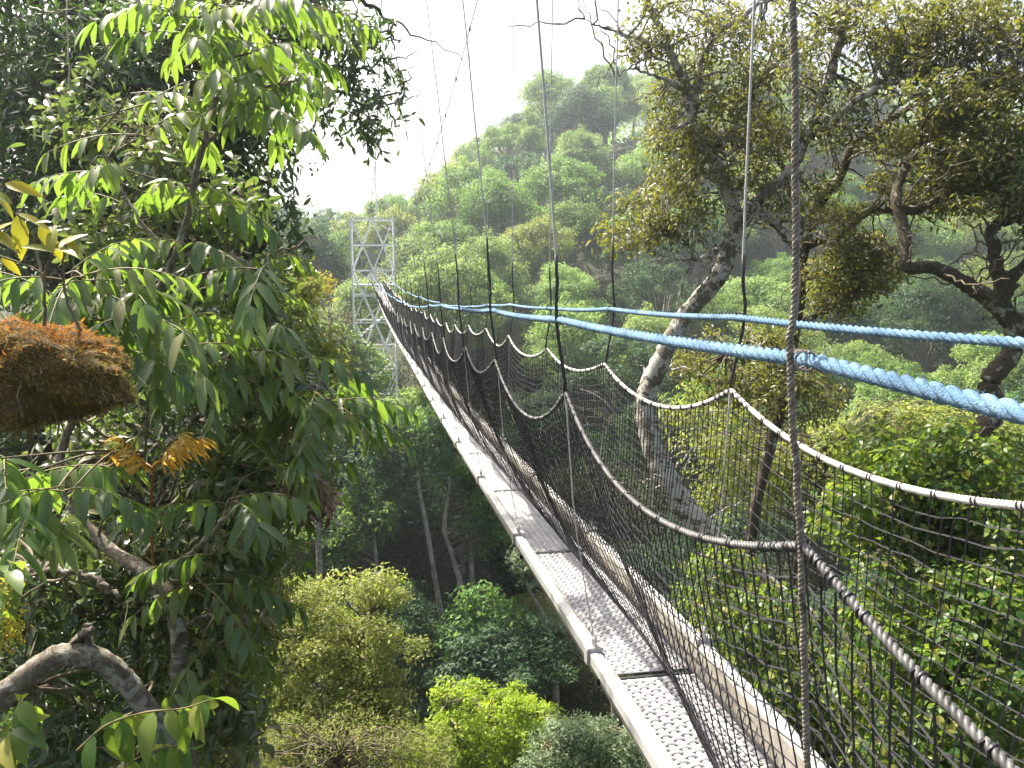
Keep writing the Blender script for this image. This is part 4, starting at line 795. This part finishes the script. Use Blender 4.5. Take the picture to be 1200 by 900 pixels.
i = np.arange(nu)[:, None]; j = np.arange(nv - 1)[None]; i2 = (i + 1) % nu
mb = MB().add(X.reshape(-1, 3), np.stack([i * nv + j, i * nv + j + 1, i2 * nv + j + 1, i2 * nv + j], -1).reshape(-1, 4)); body = mb.build('moss_clump', M['moss_body'], root, True); place(body, c0)
n = 42000; D = rdir(n); pz = D[:, 2] + .30 * rng.standard_normal(n) + .35 * np.sin(7 * D[:, 0] + 2) * np.cos(6 * D[:, 1]); pos = cm + np.sign(D) * np.abs(D) ** 1.0 * rad3 * lump(D)[:, None] * rng.uniform(.96, 1.05, n)[:, None]
dn = D * [.8, 1, .6] + .6 * rng.standard_normal((n, 3)) + [0, 0, -.45]; top = dn.copy(); top[:, 2] += .9
BL_ = T_leaf(2, .22, .1, .35)
for nm, sel, m_ in (('orange_moss', pz > .62, 'moss_orange'), ('brown_moss', (pz <= .62) & (pz > .05), 'moss'), ('dark_moss', pz <= .05, 'moss_dark')):
    mb = MB(); dd = np.where((pz > .5)[:, None], top, dn)[sel]; leaf_mesh(mb, pos[sel], dd, D[sel] + .3 * rng.standard_normal((sel.sum(), 3)), rng.uniform(.004, .011, sel.sum()) * (1 + 1.6 * (rng.random(sel.sum()) > .95)), BL_); place(mb.build(nm, M[m_], root), c0)
mb = MB()
for q in range(60):                                           # roots and dead stalks straggling out of the moss
    d = rdir(1, -.5)[0]; a = cm + d * rad3; e = a + d * rng.uniform(.02, .07) + np.array([rng.normal(0, .03), 0, -rng.uniform(.01, .10)]); mb.add(*tube(np.array([a - d * .02, (a + e) / 2 + .012 * rng.standard_normal(3), e]), [.0022, .0016, .0007], 4))
place(mb.build('roots', M['twig'], root), c0)
def sapling(label, stems, leaves, m_, ll, base, cat='sapling', name='sapling', tm=LEAF5, r=.005):
    root = thing(name, label, cat, loc=tuple(base)); b = np.asarray(base); mb = MB()
    for s in stems: limb(mb, pix(s), np.linspace(r, r * .45, len(s)), 8, 6, .06, .001)
    place(mb.build('stem', M['twig'], root, True), b); ml = MB()
    for (x, y, d, dx, dy, k) in leaves:
        a = P(x, y, d); v = P(x + dx, y + dy, d + rng.normal(0, .03)) - a; ln = np.linalg.norm(v) or .1
        leaf_mesh(ml, a[None], (v + [0, 0, .15 * ln])[None], np.array([[.2 * rng.standard_normal(), -.5 + .3 * rng.standard_normal(), 1]]), ln * k, tm, np.array([np.clip(rng.random(), 0, 1)]))
    place(ml.build('leaves', m_, root, True), b); return root
sapling('forked bare stemmed sapling with yellowing narrow leaves growing on the moss clump', [[(52, 382, 2.3), (52, 350, 2.3), (51, 328, 2.3), (40, 315, 2.3), (0, 300, 2.3), (-30, 290, 2.3)], [(51, 330, 2.3), (55, 312, 2.28), (62, 295, 2.28)], [(51, 330, 2.3), (44, 300, 2.33), (38, 278, 2.33), (20, 250, 2.3)], [(95, 388, 2.3), (78, 350, 2.3), (74, 312, 2.3), (78, 280, 2.3)]],
    [(20, 252, 2.3, 8, 50, 1), (18, 250, 2.3, 45, 20, 1), (15, 240, 2.3, -45, -25, 1), (5, 215, 2.3, 40, 14, 1), (-10, 225, 2.3, 30, 30, 1), (62, 295, 2.28, 35, -25, 1), (62, 295, 2.28, -4, -35, 1), (62, 295, 2.28, -35, -8, 1), (62, 292, 2.28, 30, 5, .9), (45, 265, 2.3, 25, 40, 1), (40, 262, 2.3, 22, -5, .8), (78, 282, 2.3, 14, 14, 1), (78, 282, 2.3, -12, 10, .8), (-20, 285, 2.3, 30, -30, 1), (-15, 270, 2.3, 36, 22, 1), (0, 300, 2.3, 25, 25, .9)], M['lf_yellow'], 1, P(52, 382, 2.3))
root = thing('orange_seedling', 'young seedling with bright orange feathery leaves under the moss clump', 'seedling', loc=tuple(P(181, 662, 4.84))); b = np.array(root.location); mb = MB(); ml = MB(); mr = MB()
limb(mb, [P(183, 676, 4.86), P(178, 640, 4.6), P(177, 590, 4.3), P(180, 545, 4.05)], [.010, .009, .008, .005], 8, 7, .05); place(mb.build('stem', surf_mat('rust red stem', [(.3, (.20, .07, .025)), (.7, (.34, .14, .05))], 8, .7), root, True), b)
for (x, y, dx, dy) in [(180, 545, 48, -42), (181, 552, 26, -50), (179, 548, -46, -34), (178, 556, -34, -50)]:
    v = P(180 + dx, 545 + dy, 4.0 + rng.normal(0, .12)) - P(180, 545, 4.05); compound(ml, mr, P(x, y, 4.05), v, np.linalg.norm(v) * 1.15, 10, .12, T_leaf(4, .17, .3, .35), droop=.35)
place(ml.build('leaves', M['lf_orange'], root), b); place(mr.build('leaf_stalks', M['lf_orange'], root), b)
# crooked grey limb at the lower left
built_tree('crooked_tree', 'smooth grey crooked trunk arching over at the lower left corner', 'tree', M['bark_grey'], M['lf_dark'],
    [[(-90, 900, 4.2, .082), (-20, 835, 4.2, .074), (28, 797, 4.2, .068), (72, 768, 4.2, .062), (112, 772, 4.2, .059), (148, 800, 4.25, .057), (186, 852, 4.3, .053), (205, 890, 4.3, .05), (215, 960, 4.35, .048)],
     [(92, 764, 4.2, .05), (98, 745, 4.2, .035), (100, 735, 4.2, .02)], [(52, 668, 4.6, .016), (80, 668, 4.5, .018), (112, 682, 4.5, .02), (140, 700, 4.5, .012)]],
    [(60, 850, 70, 50, 4.5, 5.4, 18), (150, 870, 60, 40, 4.6, 5.6, 12), (30, 700, 60, 60, 4.6, 5.6, 16), (110, 730, 40, 40, 4.8, 5.6, 8)], .24, 34, .10, LEAF3, twig=(.008, .003), up=.3, droop=.6, trunk_m=12)
def spray(label, stem, n, m_, ll, r=.006, name='leafy_sprig', flowers=None):
    root = thing(name, label, 'plant', loc=tuple(P(*stem[0]))); b = np.array(root.location); mb = MB(); c = limb(mb, pix(stem), np.linspace(r, .002, len(stem)), 10, 6); place(mb.build('stem', M['green_stem'], root, True), b); ml = MB()
    k = np.linspace(6, len(c) - 1, n).astype(int); s = np.where(np.arange(n) % 2 == 0, 1, -1)[:, None]; tg = norm(np.gradient(c[:, :3], axis=0))[k]; side = norm(np.cross(tg, ZZ)) * s
    leaf_mesh(ml, c[k, :3], side * .8 + tg * .4 + np.array([0, 0, -1]) * rng.uniform(.2, 1.0, (n, 1)) + .2 * rng.standard_normal((n, 3)), np.array([0, -.35, 1.0]) + .35 * rng.standard_normal((n, 3)), ll * rng.uniform(.75, 1.2, n), T_leaf(6, .40, .25, .4))
    place(ml.build('leaves', m_, root, True), b)
    if flowers:
        mf = MB()
        for f in flowers: clump(mf, P(*f), .05, 110, .014, ROUND3, .1, .3, 0)
        place(mf.build('blossom', M['petal'], root), b)
spray('bright drooping leafy sprig in front of the crooked grey trunk', [(90, 880, 2.9), (125, 850, 2.9), (170, 835, 2.9), (215, 830, 2.9), (245, 820, 2.9)], 18, M['lf_shrub'], .15)
spray('second leafy sprig below the drooping one at the bottom edge', [(110, 960, 3.0), (140, 905, 3.0), (180, 880, 3.0), (215, 872, 3.0)], 13, M['lf_shrub'], .14)
spray('leafy sprig rising in the bottom left corner', [(-30, 930, 2.7), (-5, 880, 2.7), (15, 850, 2.7), (25, 815, 2.7)], 16, M['lf_shrub'], .14)
spray('green sprig with small yellow blossom sprays at the left edge', [(-40, 800, 2.8), (-15, 740, 2.8), (5, 690, 2.8), (12, 660, 2.8)], 12, M['lf_shrub'], .13, flowers=[(6, 695, 2.78), (12, 712, 2.78), (4, 735, 2.8), (8, 752, 2.8), (15, 742, 2.78)])
built_tree('dead_leaf_branch', 'broken branch hung with a bunch of dead brownish pink leaves', 'branch', M['twig'], M['lf_dead'], [[(235, 540, 5.2, .012), (285, 545, 5.3, .010), (330, 560, 5.4, .008), (375, 590, 5.5, .004)]], [(345, 578, 30, 14, 5.2, 5.6, 16), (370, 592, 14, 10, 5.3, 5.6, 6)], .10, 24, .075, LEAF3, base=1, twig=(.004, .002), up=-.2, droop=.8)
built_tree('side_shrub', 'pale leaved shrub filling between the left tree and the flowering tree', 'shrub', M['twig'], M['lf_shrub'], [[(280, 960, 6.6, .04), (280, 880, 6.6, .035), (275, 800, 6.6, .025), (285, 700, 6.6, .012)]],
    [(250, 830, 60, 60, 6.2, 7.4, 30), (270, 720, 40, 60, 6.2, 7.2, 22), (310, 640, 30, 50, 6.4, 7.4, 14), (310, 480, 50, 50, 6.6, 7.8, 22), (350, 440, 40, 40, 6.8, 7.8, 14), (270, 560, 50, 50, 6.4, 7.4, 18)], .25, 44, .085, LEAF3, twig=(.009, .003), up=.5, droop=.5)

built_tree('glossy_shrub', 'scrambling shrub with small glossy leaves woven among the big compound leaves', 'shrub', M['bark_grey'], M['lf_glossy'], [[(160, 960, 5.5, .03), (165, 860, 5.5, .028), (160, 740, 5.5, .022), (180, 600, 5.5, .016), (230, 480, 5.5, .012), (270, 380, 5.6, .009), (230, 280, 5.9, .007), (180, 160, 6, .005)], [(180, 600, 5.5, .014), (250, 600, 5.4, .010), (300, 620, 5.4, .005)], [(165, 800, 5.5, .016), (230, 780, 5.4, .012), (280, 760, 5.4, .006)], [(160, 740, 5.5, .016), (90, 700, 5.5, .012), (40, 640, 5.5, .006)]],
    [(150, 150, 90, 60, 5.6, 6.6, 22), (230, 230, 80, 60, 5.5, 6.5, 26), (130, 290, 80, 40, 5.5, 6.5, 18), (250, 430, 90, 60, 5.0, 6.0, 40), (310, 350, 40, 50, 5.4, 6.2, 14), (330, 470, 50, 40, 5.3, 6, 16), (260, 560, 60, 50, 5.2, 6, 22), (220, 660, 80, 50, 5.0, 5.9, 30), (240, 750, 60, 60, 5.0, 5.8, 24), (90, 660, 80, 60, 5.1, 6, 26), (170, 840, 90, 40, 5.1, 5.9, 24), (120, 520, 60, 40, 5.2, 6, 14), (270, 840, 30, 40, 5.2, 5.8, 8)],
    .20, 30, .105, T_leaf(4, .38, .3, .25), twig=(.008, .003), up=.3, droop=.5, flat=.9, extra_twigs=40)
built_tree('pale_leaf_shrub', 'dusty pale leaved bush at the outer edge of the left foliage beside the gully', 'shrub', M['bark_grey'], M['lf_bush'], [[(300, 980, 7.4, .03), (300, 880, 7.4, .026), (295, 760, 7.4, .018), (300, 640, 7.4, .008)]],
    [(300, 690, 24, 40, 7, 8, 14), (285, 780, 30, 60, 7, 8, 22), (260, 880, 60, 30, 6.8, 7.8, 20), (330, 610, 20, 30, 7.2, 8, 8), (335, 350, 28, 50, 7.4, 8.2, 20), (365, 430, 30, 34, 7.4, 8.2, 16), (345, 520, 34, 40, 7.2, 8.2, 20)], .24, 44, .09, LEAF3, twig=(.008, .003), up=.5, droop=.4)
